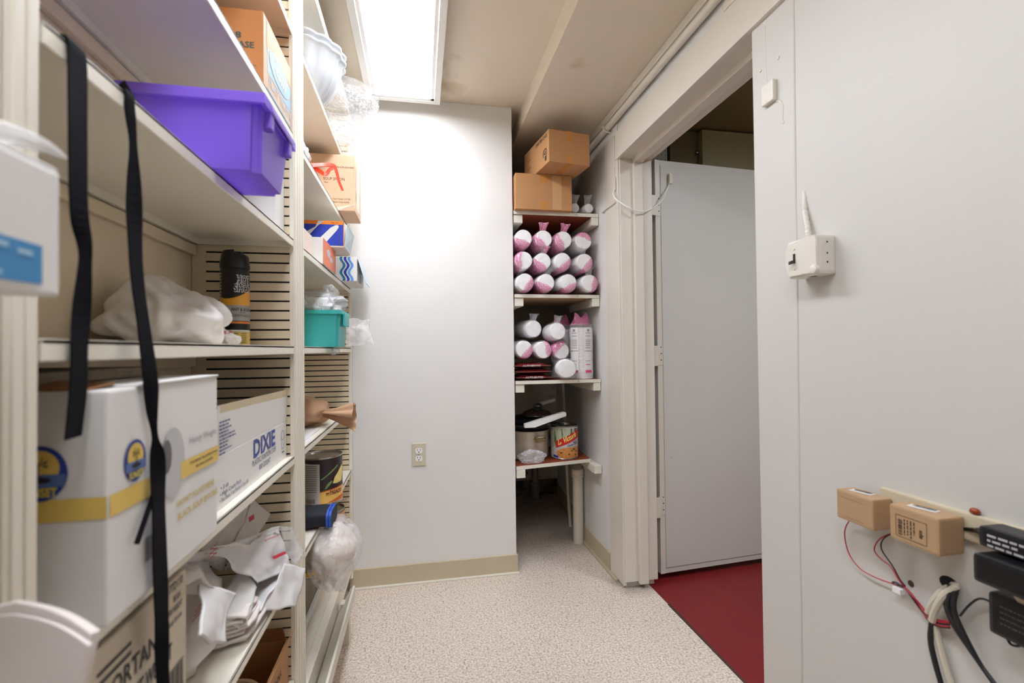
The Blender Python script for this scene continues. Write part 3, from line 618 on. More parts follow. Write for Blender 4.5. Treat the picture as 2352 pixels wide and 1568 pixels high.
# carrier bag
t = thing('carrier_bag', 'crumpled white plastic carrier bag beside the insect spray can', 'plastic bag', (-.48, 1.09, 1.1745))
def bagshape(p, n):
    k = 1-.35*max(0, n.z); ph = math.atan2(n.y, n.x+.25); g = .13*abs(math.sin(4.5*ph+2.5*noise.noise(n*1.7)))*(.3+.7*(1-abs(n.z)**3))-.05
    return (p.x*(k+g)-.03*max(0, n.z), p.y*(k+g), p.z*(1+g+.16*math.sin(n.y*5+1)))
bm = BM(); blob(bm, (-.470, 1.03, 1.226), (.095, .112, .082), 3, .25, 1.3, .14, 2.0, 1.1748, 5, None, bagshape); obj('body', bm, BAGW, t, True, fa=180)
bm = BM(); blob(bm, (-.432, 1.15, 1.194), (.036, .05, .028), 6, .25, 1.5, .22, 2.2, 1.1748, 5, None, bagshape); obj('gathered_end', bm, BAGW, t, True, fa=180)
obj('handle_loop', patch((-.545, .97, 1.25), (-.5, .99, 1.23), (-.50, 1.06, 1.318), (-.535, 1.07, 1.31), .012, 4, 14), BAGW, t, True, fa=180)
obj('handle_loop', patch((-.52, 1.04, 1.24), (-.46, 1.03, 1.235), (-.475, 1.09, 1.285), (-.53, 1.09, 1.312), .015, 7, 14), BAGW, t, True, fa=180)
bm = BM(); text(bm, 'HAVE A', (-.425, 1.096, 1.196), (1, .45, .12), EZ, .006, .035, .02); obj('red_print', bm, INKR, t)
# insect spray can
t = thing('spray_can', 'black and yellow insect spray can in front of the slotted panel', 'spray can', (-.454, 1.3, 1.1745)); cx, cy, z0, r = -.454, 1.3, 1.1745, .0325
def cyl(bm, r, a, b, n=36): return lathe(bm, [(r, z0+a), (r, z0+b)], n, Matrix.Translation((cx, cy, 0)), cap=False)
bm = BM(); lathe(bm, [(0, z0), (r-.002, z0), (r, z0+.003), (r, z0+.187), (r-.003, z0+.195), (0, z0+.196)], 36, Matrix.Translation((cx, cy, 0))); obj('can', bm, mat('can_black', (24, 23, 24), .35), t, True)
bm = BM(); lathe(bm, [(r, z0+.192), (r+.0012, z0+.198), (r-.002, z0+.224), (r-.006, z0+.236), (r-.012, z0+.2385), (.012, z0+.2385)], 36, Matrix.Translation((cx, cy, 0))); 
for v in bm.verts:
    if v.co.x > cx+.004 and v.co.z > z0+.226: v.co.z -= .008
obj('cap', bm, BLACK, t, True)
bm = BM(); box(bm, cx-.004, cx+.02, cy-.02, cy+.004, z0+.226, z0+.2345, .003); obj('nozzle', bm, BLACK, t)
for nm, m, a, b, e in (('orange_label', mat('can_orange', (246, 178, 62), .3), .098, .138, .0004), ('grey_label', mat('can_grey', (176, 174, 172), .3), .062, .1, .0005), ('orange_stripe', mat('can_stripe', (236, 132, 60), .3), .055, .0605, .0006), ('black_stripe', BLACK, .04, .055, .0005), ('white_stripe', WHITE, .035, .0395, .0005), ('yellow_label', mat('can_yellow', (238, 206, 110), .3), .002, .0345, .0004)):
    bm = BM(); cyl(bm, r+e, a, b)
    if nm == 'orange_label':
        for v in bm.verts:
            if v.co.z > z0+.12: v.co.z += .022*math.sin(math.atan2(v.co.y-cy, v.co.x-cx)+.2)
    obj(nm, bm, m, t, True)
def oncan(zb, a0, e=.0009, rr=None):
    rr = rr or r; return lambda a, b: V((cx+(rr+e)*math.cos(a0+a/rr), cy+(rr+e)*math.sin(a0+a/rr), z0+zb+b))
for e, m, bo in ((.0009, WHITE, .09), (.0014, mat('ink_violet', (46, 42, 58), .4), .02)):
    bm = BM(); text(bm, 'HOT', V((0, 0, 0)), EX, EY, .017, .036, bo, mapf=oncan(.156, R(-66), e)); text(bm, 'SHOT', V((0, 0, 0)), EX, EY, .017, .046, bo, mapf=oncan(.134, R(-76), e)); obj('lettering', bm, m, t)
bm = BM(); text(bm, 'ANT & ROACH', V((0, 0, 0)), EX, EY, .0072, .056, .02, mapf=oncan(.086, R(-86))); text(bm, 'PLUS', V((0, 0, 0)), EX, EY, .003, .012, .0, mapf=oncan(.081, R(-52))); text(bm, 'GERM KILLER', V((0, 0, 0)), EX, EY, .006, .05, .0, mapf=oncan(.072, R(-80)))
obj('lettering', bm, INK, t)
bm = BM()
for k in range(6):
    for aa in (-84, -48):
        a0 = R(aa); f = oncan(.030-k*.0045, a0); bm.faces.new([bm.verts.new(f(x, y)) for x, y in ((0, 0), (.007, 0), (.014, 0), (.014, .0012), (.007, .0012), (0, .0012))])
obj('small_print', bm, INK, t)
bm = BM()
for k in range(9): f = oncan(.176-k*.0075, R(-158)); bm.faces.new([bm.verts.new(f(x, y)) for x, y in ((0, 0), (.008, 0), (.016, 0), (.016, .004), (.008, .004), (0, .004))])
obj('side_label', bm, mat('label_pale', (206, 200, 186), .5), t)
# plastic bags and napkins on the lower shelf
def bagsheet(label, parts, prints=()):
    t = thing('printed_plastic_bag', label, 'plastic bag', parts[0][0], 0, 'white bags with red print on the lower shelf')
    for i, p in enumerate(parts): obj('fold', patch(*p[:4], **p[4]), p[5], t, True, fa=180)
    for f in prints: obj('red_print', f, INKR, t)
    return t
bm = BM(); rect(bm, (-.405, 1.262, .757), (.3, 1, .1), (0, -.4, 1), .02, .014)
bagsheet('white plastic bag end poking up under the portion cup carton', [((-.45, 1.20, .66), (-.41, 1.25, .665), (-.39, 1.343, .739), (-.42, 1.33, .782), dict(amp=.006, seed=2), BAGW), ((-.45, 1.2, .66), (-.42, 1.33, .782), (-.44, 1.25, .79), (-.47, 1.15, .72), dict(amp=.008, seed=5), BAGW)], [bm])
WB = mat('white_bag_plastic', (240, 238, 238), .4, var=.03, bump=.4, bscale=40, tl=.25)
def onq(a, b, c, d, s):      # print laid on a quad
    a, b, c, d = map(V, (a, b, c, d)); n = (b-a).cross(d-a).normalized()*.007*s
    return lambda u, v: a*(1-u)*(1-v)+b*u*(1-v)+c*u*v+d*(1-u)*v+n
Q = ((-.395, .995, .785), (-.345, 1.13, .655), (-.318, 1.318, .608), (-.35, 1.285, .723))
f = onq(*Q, 1); bm = BM()
text(bm, 'Reusable', V((0, 0, 0)), EX, EY, 1, 1, .02, mapf=lambda a, b: f(.16+.04*b/1, .62+.26*a)); 
bm2 = BM(); poly(bm2, [f(u, v) for u, v in ((.56, .55), (.63, .55), (.63, .85), (.56, .85))])
bagsheet('large white plastic bag with red bar spread across the lower shelf', [(*Q, dict(amp=.009, seed=9, n=26), WB), ((-.35, 1.285, .723), (-.318, 1.318, .608), (-.308, 1.352, .63), (-.33, 1.335, .70), dict(amp=.004, seed=3), CLEAR), ((-.47, .98, .76), (-.395, .995, .785), (-.35, 1.285, .723), (-.44, 1.25, .68), dict(amp=.012, seed=13), BAGW)], [bm, bm2])
bagsheet('white sheet of bag drooping over the shelf edge by the post', [((-.335, 1.10, .612), (-.296, 1.235, .548), (-.297, 1.325, .60), (-.325, 1.25, .645), dict(amp=.006, seed=17), PAPER), ((-.40, 1.08, .60), (-.335, 1.10, .612), (-.325, 1.25, .645), (-.40, 1.27, .62), dict(amp=.008, seed=19), WB)])
bagsheet('long white folded bag hanging down beside the cream carton', [((-.35, .865, .785), (-.336, .938, .722), (-.315, .855, .69), (-.314, .745, .758), dict(amp=.004, seed=23, th=.004), PAPER), ((-.46, .90, .74), (-.40, .99, .70), (-.336, .938, .722), (-.35, .865, .785), dict(amp=.006, seed=29), BAGW)])
t = thing('plastic_bag_heap', 'heap of see-through bags with red lines behind the cream carton', 'plastic bag', (-.45, .93, .586))
bm = BM(); blob(bm, (-.46, .95, .675), (.095, .15, .12), 11, .25, 1.6, .3, 2.6, .5862, 4); obj('body', bm, BAGW, t, True, fa=180)
bm = BM()
for k in range(3): rect(bm, (-.366-.002*k, .915, .735-.008*k), (.1, 1, .12), EZ, .07, .0022)
for k in range(5): rect(bm, (-.375-.004*k, .965+.012*k, .788), (.3, 1, .4*(-1)**k), EZ, .02, .002)
obj('red_print', bm, mat('ink_dull_red', (176, 84, 88), .6), t)['kind'] = 'stuff'
t = thing('napkin_stack', 'folded stack of white paper napkins at the shelf front', 'napkins', (-.36, 1.1, .586))
for k in range(7):
    dz = k*.009; s = .004*math.sin(k*2.3)
    bm = patch((-.405+s, 1.0, .596+dz), (-.338+s, 1.03-.004*k, .596+dz), (-.34+s-.002*k, 1.155-.006*k, .596+dz*.75), (-.40, 1.16, .597+dz*.8), .0035, 31+k, 10, .006, fr=14); obj('napkin', bm, NAPK, t, True, fa=180)
bm = patch((-.40, 1.0, .66), (-.345, 1.015, .625), (-.345, 1.12, .648), (-.385, 1.13, .69), .005, 44, 14, .003, sag=-.012); obj('folded_napkin', bm, PAPER, t, True, fa=180)
# open brown carton with paper roll on the lowest shelf
t = thing('open_brown_carton', 'open brown carton holding a paper roll under the napkins', 'box', (-.45, 1.15, .296)); y0, y1, z0, z1 = .95, 1.352, .2955, .405
for a in ((-.565, -.346, y1-.004, y1), (-.565, -.346, y0, y0+.004), (-.565, -.561, y0, y1), (-.35, -.346, y0+.004, y1-.004)): bm = BM(); box(bm, *a, z0, z1); obj('side_wall', bm, CARD, t)
bm = BM(); box(bm, -.561, -.35, y0+.004, y1-.004, z0, z0+.004); obj('bottom', bm, CARDI, t)
bm = BM(); prism(bm, [(-.347, y0+.03, z1-.002), (-.347, y1-.002, z1-.002), (-.325, y1-.03, z1+.045), (-.325, y0+.08, z1+.045)], (.003, 0, .001)); obj('flap', bm, CARD, t)
bm = BM(); prism(bm, [(-.56, y1-.003, z1-.002), (-.35, y1-.003, z1-.002), (-.36, y1-.0, z1+.03), (-.55, y1-.0, z1+.03)], (0, .003, 0)); obj('flap', bm, CARDI, t)
bm = BM(); q = lambda y, z: V((-.3455, y, z)); text(bm, 'PAPER ROLL', q(1.16, .355), EY, EZ, .016, .13, .02); lines_block(bm, q(1.18, .335), EY, EZ, [.1, .08], .012, .005, 4); obj('lettering', bm, INK, t)
t = thing('paper_roll', 'round roll of cream paper standing inside the open brown carton', 'paper roll', (-.42, 1.16, .2996)); 
for k in range(6):
    bm = BM(); ro, ri = .062-.0095*k, .062-.0095*(k+1)+.0012; h = .4-.004*(k % 2)-.0015*k; lathe(bm, [(ro, .2998), (ro, h), (ri, h), (ri, .2998), (ro, .2998)], 40, Matrix.Translation((-.42, 1.16, 0)), cap=False); obj('paper_layer', bm, mat('roll_paper', (226, 200, 168), .8), t, True)
# ---------------------------------------------------------------- box, wrap and napkins at the very left edge
t, a, b, h = carton('blue_labelled_box', 'white box with blue label at the left edge of the photo', -.55, -.252, .14, .394, 1.2006, 1.2917, CARDW)  # box, label and wrap scaled about the camera, pulled clear of the upright
bm = BM(); poly(bm, [V((a+.0006, y-.267, z-1.2006)) for y, z in ((.262, 1.235), (.377, 1.2332), (.377, 1.2071), (.262, 1.2045))]); obj('blue_label', bm, mat('label_blue', (64, 140, 196), .5, var=.06), t, local=True)
bm = BM()
for y, z, l in ((.336, 1.2285, .026), (.362, 1.2263, .012), (.333, 1.2106, .023)): rect(bm, (a+.0012, y-.267, z-1.2006), EY, EZ, l, .003)
obj('label_print', bm, mat('label_pale_blue', (170, 206, 226), .5), t, local=True)
t = thing('plastic_wrap', 'loose twist of clear wrap lying on the blue labelled box', 'plastic wrap', (-0.2878, 0.3662, 1.2925))
obj('wrap', patch((-0.3488, 0.2878, 1.2978), (-0.279, 0.2965, 1.2952), (-0.2721, 0.3941, 1.3013), (-0.3488, 0.3924, 1.3213), .012, 51, 16), FROST, t, True, fa=180)
bm = BM(); tube(bm, [(-0.2921, 0.3706, 1.3109), (-0.2808, 0.3941, 1.3143), (-0.2738, 0.4116, 1.3152), (-0.2703, 0.429, 1.3126)], .004, 8, 6, lambda u: .009*(1-u)**.7+.0008); obj('twisted_tail', bm, FROST, t, True)
bm = BM(); tube(bm, [(-0.2965, 0.3139, 1.3344), (-0.2834, 0.3357, 1.3501), (-0.2773, 0.3488, 1.3484), (-0.2721, 0.3619, 1.3449)], .004, 8, 6, lambda u: .006*math.sin(math.pi*min(1, u+.15))+.0006); obj('twisted_tail', bm, FROST, t, True)
t = thing('napkin_pack', 'blurred pack of white napkins at the bottom left corner', 'napkins', (-.30, .40, .883))
def nf(u, v):
    c = .02*max(0, .25-u)*4*.5; x = -.327+.076*u+.014*(1-v)*(1-u)-.016*(1-v)*u; z = .80+v*(.178-.036*u-c)
    return (x, .43-.03*(1-v)+.012*math.sin(u*3), z)
bm = sheet(BM(), 12, 8, nf, .008); obj('pack', bm, NAPK, t, True)
bm = sheet(BM(), 12, 8, lambda u, v: tuple(V(nf(u*.96+.04, v*.985))+V((.002, -.009, -.002))), .004); obj('top_napkin', bm, NAPK, t, True)
# ---------------------------------------------------------------- things on the far bay
# white fluted bowls
FB = mat('white_melamine', (184, 186, 189), .25, var=.02)
for k, lab in ((0, 'white fluted bowl on the top shelf, lower of the nested pair'), (1, 'white fluted bowl on the top shelf, upper of the nested pair')):
    z = 2.0305+k*.023; bm = BM(); R0 = .15
    lathe(bm, [(0, 0), (.055, 0), (.062, .004), (.10, .05), (.128, .11), (.138, .158), (.146, .166), (.15, .170), (.15, .174), (.143, .171), (.134, .16), (.123, .11), (.095, .053), (.058, .009), (0, .007)], 96, Matrix.Translation((0, 0, 0)), .055, 16)
    bmesh.ops.translate(bm, vec=(-.414, 1.80, z), verts=bm.verts[:]); solid('fluted_bowl', bm, FB, lab, 'bowl', 'nested white fluted bowls', True, 60)
PB = film('clear_cut_plastic', (206, 204, 202), .32, .08, .12, 60, .0, 50)
def cut_mat():
    m = film('cut_pattern_plastic', (214, 212, 210), .42, .06, .3, 90, .6, 150); return m
for k, lab in ((0, 'large clear cut-pattern plastic punch bowl overhanging the top shelf'), (1, 'plain clear plastic bowl nested inside the cut-pattern punch bowl')):
    c = (-.333, 2.125, 2.0305+k*.03); t = thing('punch_bowl', lab, 'bowl', c)
    pr = [(0, .0), (.06, 0), (.062, .004), (.058, .012), (.07, .03), (.105, .08), (.128, .11)]
    bm = BM(); lathe(bm, pr, 56, Matrix.Translation(c), cap=False); obj('base', bm, PB, t, True)
    bm = BM(); lathe(bm, [(.128, .11), (.146, .14), (.158, .17), (.163, .188), (.166, .192), (.161, .192)], 56, Matrix.Translation(c), cap=False); obj('rim_band', bm, cut_mat() if k == 0 else PB, t, True)
# soup spoon carton
t = thing('spoon_carton', 'tan carton lettered soup spoon overhanging the shelf under the punch bowl', 'box', (-.4, 2.185, 1.7455)); x0, x1, y0, y1, z0, z1 = -.555, -.265, 2.083, 2.288, 1.7455, 1.982
obj('body', box(BM(), x0, x1, y0, y1, z0, z1, .003), CARDL, t)
bm = BM(); box(bm, x1-.002, x1+.001, y0+.06, y1-.06, z0+.02, z1-.02); obj('tape', bm, mat('clear_tape', (222, 196, 172), .25), t)
q = lambda x, z: V((x, y0-.0006, z))
for tx, x, z, h_, w_, bo in (('SOUP SPOON', -.39, 1.872, .012, .085, .01), ('ITEM KVB-SCPLASS1000', -.37, 1.926, .006, .1, .01), ('Black', -.385, 1.86, .006, .015, .012), ('Case Count: 10/100', -.355, 1.792, .0065, .072, .01), ('Made in China Pack By', -.352, 1.779, .0055, .065, .012)):
    obj('lettering', text(BM(), tx, q(x, z), EX, EZ, h_, w_, bo), mat('ink_brown', (96, 66, 52), .7), t)
bm = BM(); k = V((x1+.0012, 2.14, 1.95)); lines_block(bm, k, -EZ, EY, [.05, .1, .06, .12], .03, .004, 9); barcode(bm, (x1+.0012, 2.12, 1.80), EZ, EY, .035, .014, 3); obj('side_print', bm, mat('ink_brown', (96, 66, 52)), t)
bm = BM(); prism(bm, [(x1-.11, y0-.001, z0+.006), (x1-.0, y0-.001, z0+.03), (x1+.001, y0+.01, z0-.0), (x1-.07, y0+.0, z0+.001)], (.001, -.0015, 0)); obj('torn_flap', bm, mat('torn_card', (236, 212, 192), .8), t)
# red orange tongs
t = thing('serving_tongs', 'bright red orange plastic tongs in front of the spoon carton', 'tongs', (-.35, 1.95, 1.7455)); RO = mat('red_orange_plastic', (244, 74, 44), .35, var=.05)
P = [(-.405, 1.90, 1.86), (-.378, 1.92, 1.872), (-.352, 1.945, 1.884), (-.326, 1.955, 1.885), (-.316, 1.955, 1.86), (-.306, 1.955, 1.82), (-.294, 1.955, 1.79)]
def flat(bm, P, w0, w1, th=.004):
    Q = smooth_path(P, 6); n = len(Q); rows = []
    for i, p in enumerate(Q):
        tdir = (Q[min(i+1, n-1)]-Q[max(i-1, 0)]).normalized(); h = tdir.cross(EY).normalized()*(w0+(w1-w0)*i/n); rows.append((p, h, EY))
    return ribbon(bm, rows, th)
obj('arm', flat(BM(), P, .008, .0045, .006), RO, t)
obj('arm', flat(BM(), [(-.405, 1.91, 1.852), (-.38, 1.93, 1.856), (-.358, 1.95, 1.848), (-.34, 1.955, 1.872), (-.328, 1.957, 1.874)], .009, .004, .006), RO, t)
bm = BM(); box(bm, -.43, -.395, 1.89, 1.93, 1.747, 1.865, .004); obj('grip', bm, RO, t)
t = solid('clear_bag', blob(BM(), (-.405, 1.66, 1.80), (.055, .085, .058), 21, .3, 1.6, .4, 2.6, 1.7462, 4), CLEAR, 'scrunched clear plastic bag on the shelf beside the post', 'plastic bag', None, True, 180)
# knife carton, white carton with orange side, wave print carton, pale carton
t = thing('knife_carton', 'blue carton with orange band picturing white plastic knives', 'box', (-.41, 1.97, 1.5535)); x0, x1, y0, y1, z0, z1 = -.555, -.282, 1.9, 2.06, 1.5535, 1.654
obj('body', box(BM(), x0, x1, y0, y1, z0, z1, .002), mat('carton_pale', (226, 216, 206), .6), t)
q = lambda x, z, e=.0006: V((x, y0-e, z))
bm = BM(); rect(bm, q((x0+x1)/2, (z0+z1)/2+.003), EX, EZ, x1-x0, z1-z0-.007); obj('blue_print', bm, mat('carton_blue', (40, 62, 176), .45, var=.05), t)
bm = BM(); rect(bm, q((x0+x1)/2, z1-.007, .0009), EX, EZ, x1-x0, .014); rect(bm, q(x1-.0012, (z0+z1)/2, .0009), EX, EZ, .0024, z1-z0-.004); obj('orange_print', bm, mat('carton_orange', (246, 134, 40), .45), t)
bm = BM()
for pts in (((-.39, 1.556), (-.36, 1.556), (-.308, 1.618), (-.3, 1.632), (-.303, 1.638), (-.312, 1.638), (-.33, 1.628), (-.365, 1.592)), ((-.425, 1.605), (-.412, 1.592), (-.375, 1.635), (-.352, 1.652), (-.375, 1.652), (-.385, 1.63), (-.405, 1.618))): poly(bm, [q(x, z, .0013) for x, z in pts])
obj('knife_picture', bm, mat('print_pale', (224, 222, 216), .5), t)
bm = BM(); text(bm, 'ITEM 12987', q(-.33, 1.6435, .0014), EX, EZ, .0055, .03, .01); obj('lettering', bm, mat('ink_rust', (150, 78, 30), .6), t)
bm = BM(); prism(bm, [(x1+.0006, y0+.004, z0+.004), (x1+.0006, y1-.004, z0+.004), (x1+.016, y1-.004, z1-.02), (x1+.01, y0+.01, z1-.006)], (.001, 0, 0)); obj('side_label', bm, mat('label_mist', (196, 214, 220), .5), t)
t = thing('orange_sided_carton', 'white carton with orange printed side under the knife carton', 'box', (-.44, 1.83, 1.4605)); x0, x1, y0, y1, z0, z1 = -.555, -.326, 1.73, 1.98, 1.4605, 1.5525
obj('body', box(BM(), x0, x1, y0, y1, z0, z1, .002), CARDW, t)
bm = BM(); rect(bm, (x1+.0006, (y0+y1)/2, (z0+z1)/2), EY, EZ, y1-y0-.002, z1-z0-.002); obj('orange_print', bm, mat('carton_coral', (232, 124, 84), .5), t)
bm = BM(); disc(bm, (x1+.001, 1.83, 1.515), EY, EZ, .035, .014); disc(bm, (x1+.001, 1.88, 1.50), EY, EZ, .03, .009); obj('picture', bm, mat('print_grey', (196, 194, 196)), t)
t = thing('wave_carton', 'white carton with three blue wavy stripes and an open flap', 'box', (-.41, 2.26, 1.4605)); x0, x1, y0, y1, z0, z1 = -.555, -.266, 2.145, 2.395, 1.4605, 1.565
obj('body', box(BM(), x0, x1, y0, y1, z0, z1, .002), CARDW, t)
for j, (xc, m) in enumerate(((-.325, mat('wave_teal', (32, 122, 172), .5)), (-.308, mat('wave_navy', (38, 66, 160), .5)), (-.292, mat('wave_sky', (92, 154, 222), .5)))):
    bm = BM(); n = 22; L_ = [bm.verts.new((xc-.0055+.007*math.sin(i/n*11+.8), y0-.0007, z0+(z1-z0)*i/n)) for i in range(n+1)]; R_ = [bm.verts.new((xc+.0055+.007*math.sin(i/n*11+.8), y0-.0007, z0+(z1-z0)*i/n)) for i in range(n+1)]
    for i in range(n): bm.faces.new((L_[i], R_[i], R_[i+1], L_[i+1]))
    obj('wave_stripe', bm, m, t)
bm = BM(); prism(bm, [(x1+.001, y0+.012, z1-.004), (x1+.001, y1-.01, z1-.004), (x1+.03, y1-.01, z0+.0), (x1+.034, y0+.012, z0-.006)], (.002, 0, .001)); obj('flap', bm, mat('flap_blue_grey', (196, 206, 218), .5), t)
t, a, b, h = carton('pale_carton', 'pale pink carton squeezed between the post and the knife carton', -.56, -.352, 1.52, 1.69, 1.4605, 1.545, mat('carton_blush', (228, 208, 194), .6))
# teal bin with bagged cups
TEAL = mat('teal_plastic', (84, 208, 204), .3, var=.08, scale=5, tl=.35)
t = thing('teal_bin', 'translucent teal plastic bin on the shelf beside the post', 'bin', (-.42, 1.88, 1.1745)); xa, xb, ya, yb, z0, z1 = -.555, -.288, 1.79, 1.955, 1.1745, 1.302
def ringq(e, z):
    u = (z-z0)/(z1-z0); k = .008*u; return [(xa-k+e, ya-k+e), (xb+k-e, ya-k+e), (xb+k-e, yb+k-e), (xa-k+e, yb+k-e)]
bm = BM(); loft(bm, [[(x, y, z0) for x, y in ringq(0, z0)], [(x, y, z1) for x, y in ringq(0, z1)], [(x, y, z1) for x, y in ringq(.003, z1)], [(x, y, z0+.003) for x, y in ringq(.003, z0)]], True)
bmesh.ops.bevel(bm, geom=[e for e in bm.edges if abs(e.verts[0].co.z-e.verts[1].co.z) > .1], offset=.01, segments=3, affect='EDGES'); obj('tub', bm, TEAL, t, True)
bm = BM(); o = ringq(-.007, z1); i_ = ringq(0, z1); loft(bm, [[(x, y, z1-.01) for x, y in i_], [(x, y, z1-.01) for x, y in o], [(x, y, z1+.003) for x, y in o], [(x, y, z1+.003) for x, y in i_], [(x, y, z1-.01) for x, y in i_]]); obj('rim', bm, TEAL, t)
bm = BM(); box(bm, xb+.012, xb+.02, ya+.03, yb-.03, z1-.052, z1-.004, .002); obj('handle', bm, TEAL, t)
t = thing('bagged_cup_stack', 'stack of white ridged cups in clear film inside the teal bin', 'cups', (-.4, 1.87, 1.305))
bm = BM(); pr = [(0, 0), (.032, 0)]
for k in range(16): pr += [(.036, .004+k*.009), (.038, .006+k*.009), (.036, .008+k*.009)]
pr += [(0, .15)]; lathe(bm, pr, 28, xf((-.33, 1.85, 1.318), rz=0, ry=R(-86))); obj('cup_stack', bm, WHITE, t, True)
bm = BM(); blob(bm, (-.375, 1.875, 1.325), (.105, .075, .06), 33, .3, 1.5, .45, 2.4, 1.28, 5); obj('film_wrap', bm, CLEAR, t, True, fa=180)
bm = BM(); blob(bm, (-.335, 1.90, 1.375), (.03, .035, .04), 36, .3, 1.8, .45, 2.4, None, 4); obj('film_knot', bm, CLEAR, t, True, fa=180)
t = thing('plastic_sheet', 'frosted plastic sheet curling out behind the teal bin', 'plastic sheet', (-.27, 2.15, 1.17))
obj('sheet', patch((-.30, 2.05, 1.178), (-.205, 2.2, 1.185), (-.225, 2.2, 1.30), (-.30, 2.06, 1.29), .006, 61, 14), film('mist_film', (240, 238, 236), .35, .2, .12, 12, .4, 40), t, True, fa=180)
bm = BM(); blob(bm, (-.318, 1.90, 1.158), (.02, .03, .014), 41, .3, 1.8, .3, 2.4, None, 3); obj('drooping_corner', bm, CLEAR, t, True, fa=180)
# kraft paper bag bundle and the papers beneath it
t = thing('kraft_bag', 'brown kraft paper bag twisted shut with a flared end', 'paper bag', (-.42, 1.86, .8825))
bm = BM(); blob(bm, (-.43, 1.88, .938), (.095, .12, .062), 45, .2, 1.3, .25, 2.2, .8835, 4); obj('bag_body', bm, KRAFT, t, True, fa=50)
def flare(u, v):
    a = R(-70)+v*R(240); r_ = .012+.042*u**1.3; w_ = 1+.12*math.sin(v*28)
    return (-.352+.115*u, 1.845-.03*u+r_*w_*math.cos(a)*1.1, .932-.018*u+r_*w_*math.sin(a))
bm = sheet(BM(), 10, 48, flare, .0016); obj('flared_neck', bm, KRAFT, t, True, fa=50)
bm = BM(); rect(bm, (-.40, 1.66, .8835), (1, .2, 0), (-.2, 1, 0), .1, .24); prism(bm, [(-.46, 1.52, .8832), (-.35, 1.54, .8832), (-.352, 1.8, .8832), (-.47, 1.8, .8832)], (0, 0, .003)); solid('paper_sheets', bm, PAPER, 'white paper sheets lying under the kraft bag', 'paper')
# sauce can
def can(name, label, c, r, h, top_steel=True):
    t = thing(name, label, 'can', c); bm = BM(); x, y, z = c; T = Matrix.Translation(c)
    lathe(bm, [(0, .004), (r-.006, .004), (r-.004, 0), (r, .001), (r, .004), (r-.0015, .006), (r-.0015, h-.006), (r, h-.004), (r, h), (r-.003, h), (r-.004, h-.006), (0, h-.006)], 56, T); obj('tin', bm, STEEL, t, True, fa=30); return t
def wrap(c, r, zb, a0, e=.0006): return lambda a, b: V((c[0]+(r+e)*math.cos(a0+a/r), c[1]+(r+e)*math.sin(a0+a/r), c[2]+zb+b))
def cpatch(bm, f, pts, n=8):      # polygon wrapped round a can, outline subdivided
    out = []
    for i, p in enumerate(pts):
        q = pts[(i+1) % len(pts)]
        for k in range(n): out.append((p[0]+(q[0]-p[0])*k/n, p[1]+(q[1]-p[1])*k/n))
    xs = [p[0] for p in out]; lo, hi = min(xs), max(xs); N = max(2, int((hi-lo)/.004))
    def span(x):
        ys = []
        for i, p in enumerate(pts):
            q = pts[(i+1) % len(pts)]
            if abs(p[0]-q[0]) < 1e-9: continue
            u = (x-p[0])/(q[0]-p[0])
            if -1e-6 <= u <= 1+1e-6: ys.append(p[1]+u*(q[1]-p[1]))
        return (min(ys), max(ys)) if ys else (0, 0)
    pv = None
    for k in range(N+1):
        x = lo+(hi-lo)*k/N; x = min(max(x, lo+1e-5), hi-1e-5); a, b = span(x); cur = (bm.verts.new(f(x, a)), bm.verts.new(f(x, b)))
        if pv: bm.faces.new((pv[0], cur[0], cur[1], pv[1]))
        pv = cur
    return bm
c = V((-.378, 1.95, .5855)); r = .078; t = can('sauce_can', 'large dark labelled cheese sauce can on the shelf above the black pouch', c, r, .178)
bm = BM(); lathe(bm, [(r-.0008, .007), (r-.0008, .171)], 56, Matrix.Translation(c), cap=False); obj('label', bm, mat('label_dark', (52, 42, 44), .35, var=.4, scale=18), t, True)
A = R(-79)       # the can's side towards the camera
bm = BM(); cpatch(bm, wrap(c, r, 0, A-R(70), .0002), [(0, .008), (.09, .008), (.09, .155), (0, .16)]); obj('white_panel', bm, mat('label_white', (206, 204, 202), .45), t, True)
bm = BM(); cpatch(bm, wrap(c, r, 0, A-R(4), .0002), [(0, .008), (.16, .008), (.16, .062), (.08, .06), (0, .052)]); obj('yellow_panel', bm, mat('label_amber', (244, 196, 104), .4), t, True)
bm = BM(); cpatch(bm, wrap(c, r, 0, A-R(4), .0005), [(0, .05), (.08, .058), (.16, .06), (.16, .064), (.08, .062), (0, .054)]); cpatch(bm, wrap(c, r, 0, A-R(0), .0005), [(.02, .01), (.15, .01), (.15, .03), (.07, .024)]); obj('orange_edge', bm, mat('label_rust', (214, 102, 44), .4), t, True)
bm = BM(); text(bm, 'del', V((0, 0, 0)), EX, EY, .008, .012, .03, mapf=wrap(c, r, .041, A+R(11), .001)); text(bm, 'PASADO', V((0, 0, 0)), EX, EY, .0125, .055, .03, mapf=wrap(c, r, .04, A+R(22), .001)); cpatch(bm, wrap(c, r, .036, A+R(11), .001), [(0, 0), (.065, .002), (.065, .0032), (0, .0012)]); obj('lettering', bm, mat('ink_maroon', (110, 34, 24), .5), t)
bm = BM(); f = wrap(c, r, 0, A+R(22), .0005); cpatch(bm, f, [(.012, .078), (.03, .075), (.06, .078), (.07, .11), (.07, .14), (.05, .13), (.02, .1)]); obj('picture', bm, mat('label_cheese', (246, 222, 140), .4, var=.15, scale=60), t, True)
bm = BM(); f = wrap(c, r, 0, A-R(2), .0006); cpatch(bm, f, [(.0, .098), (.002, .094), (.07, .14), (.068, .146)]); cpatch(bm, wrap(c, r, 0, A+R(8), .0007), [(.0, .062), (.006, .061), (.03, .085), (.026, .09), (.01, .08)]); obj('picture', bm, mat('label_leaf', (120, 150, 90), .4, var=.3, scale=40), t, True)
bm = BM()
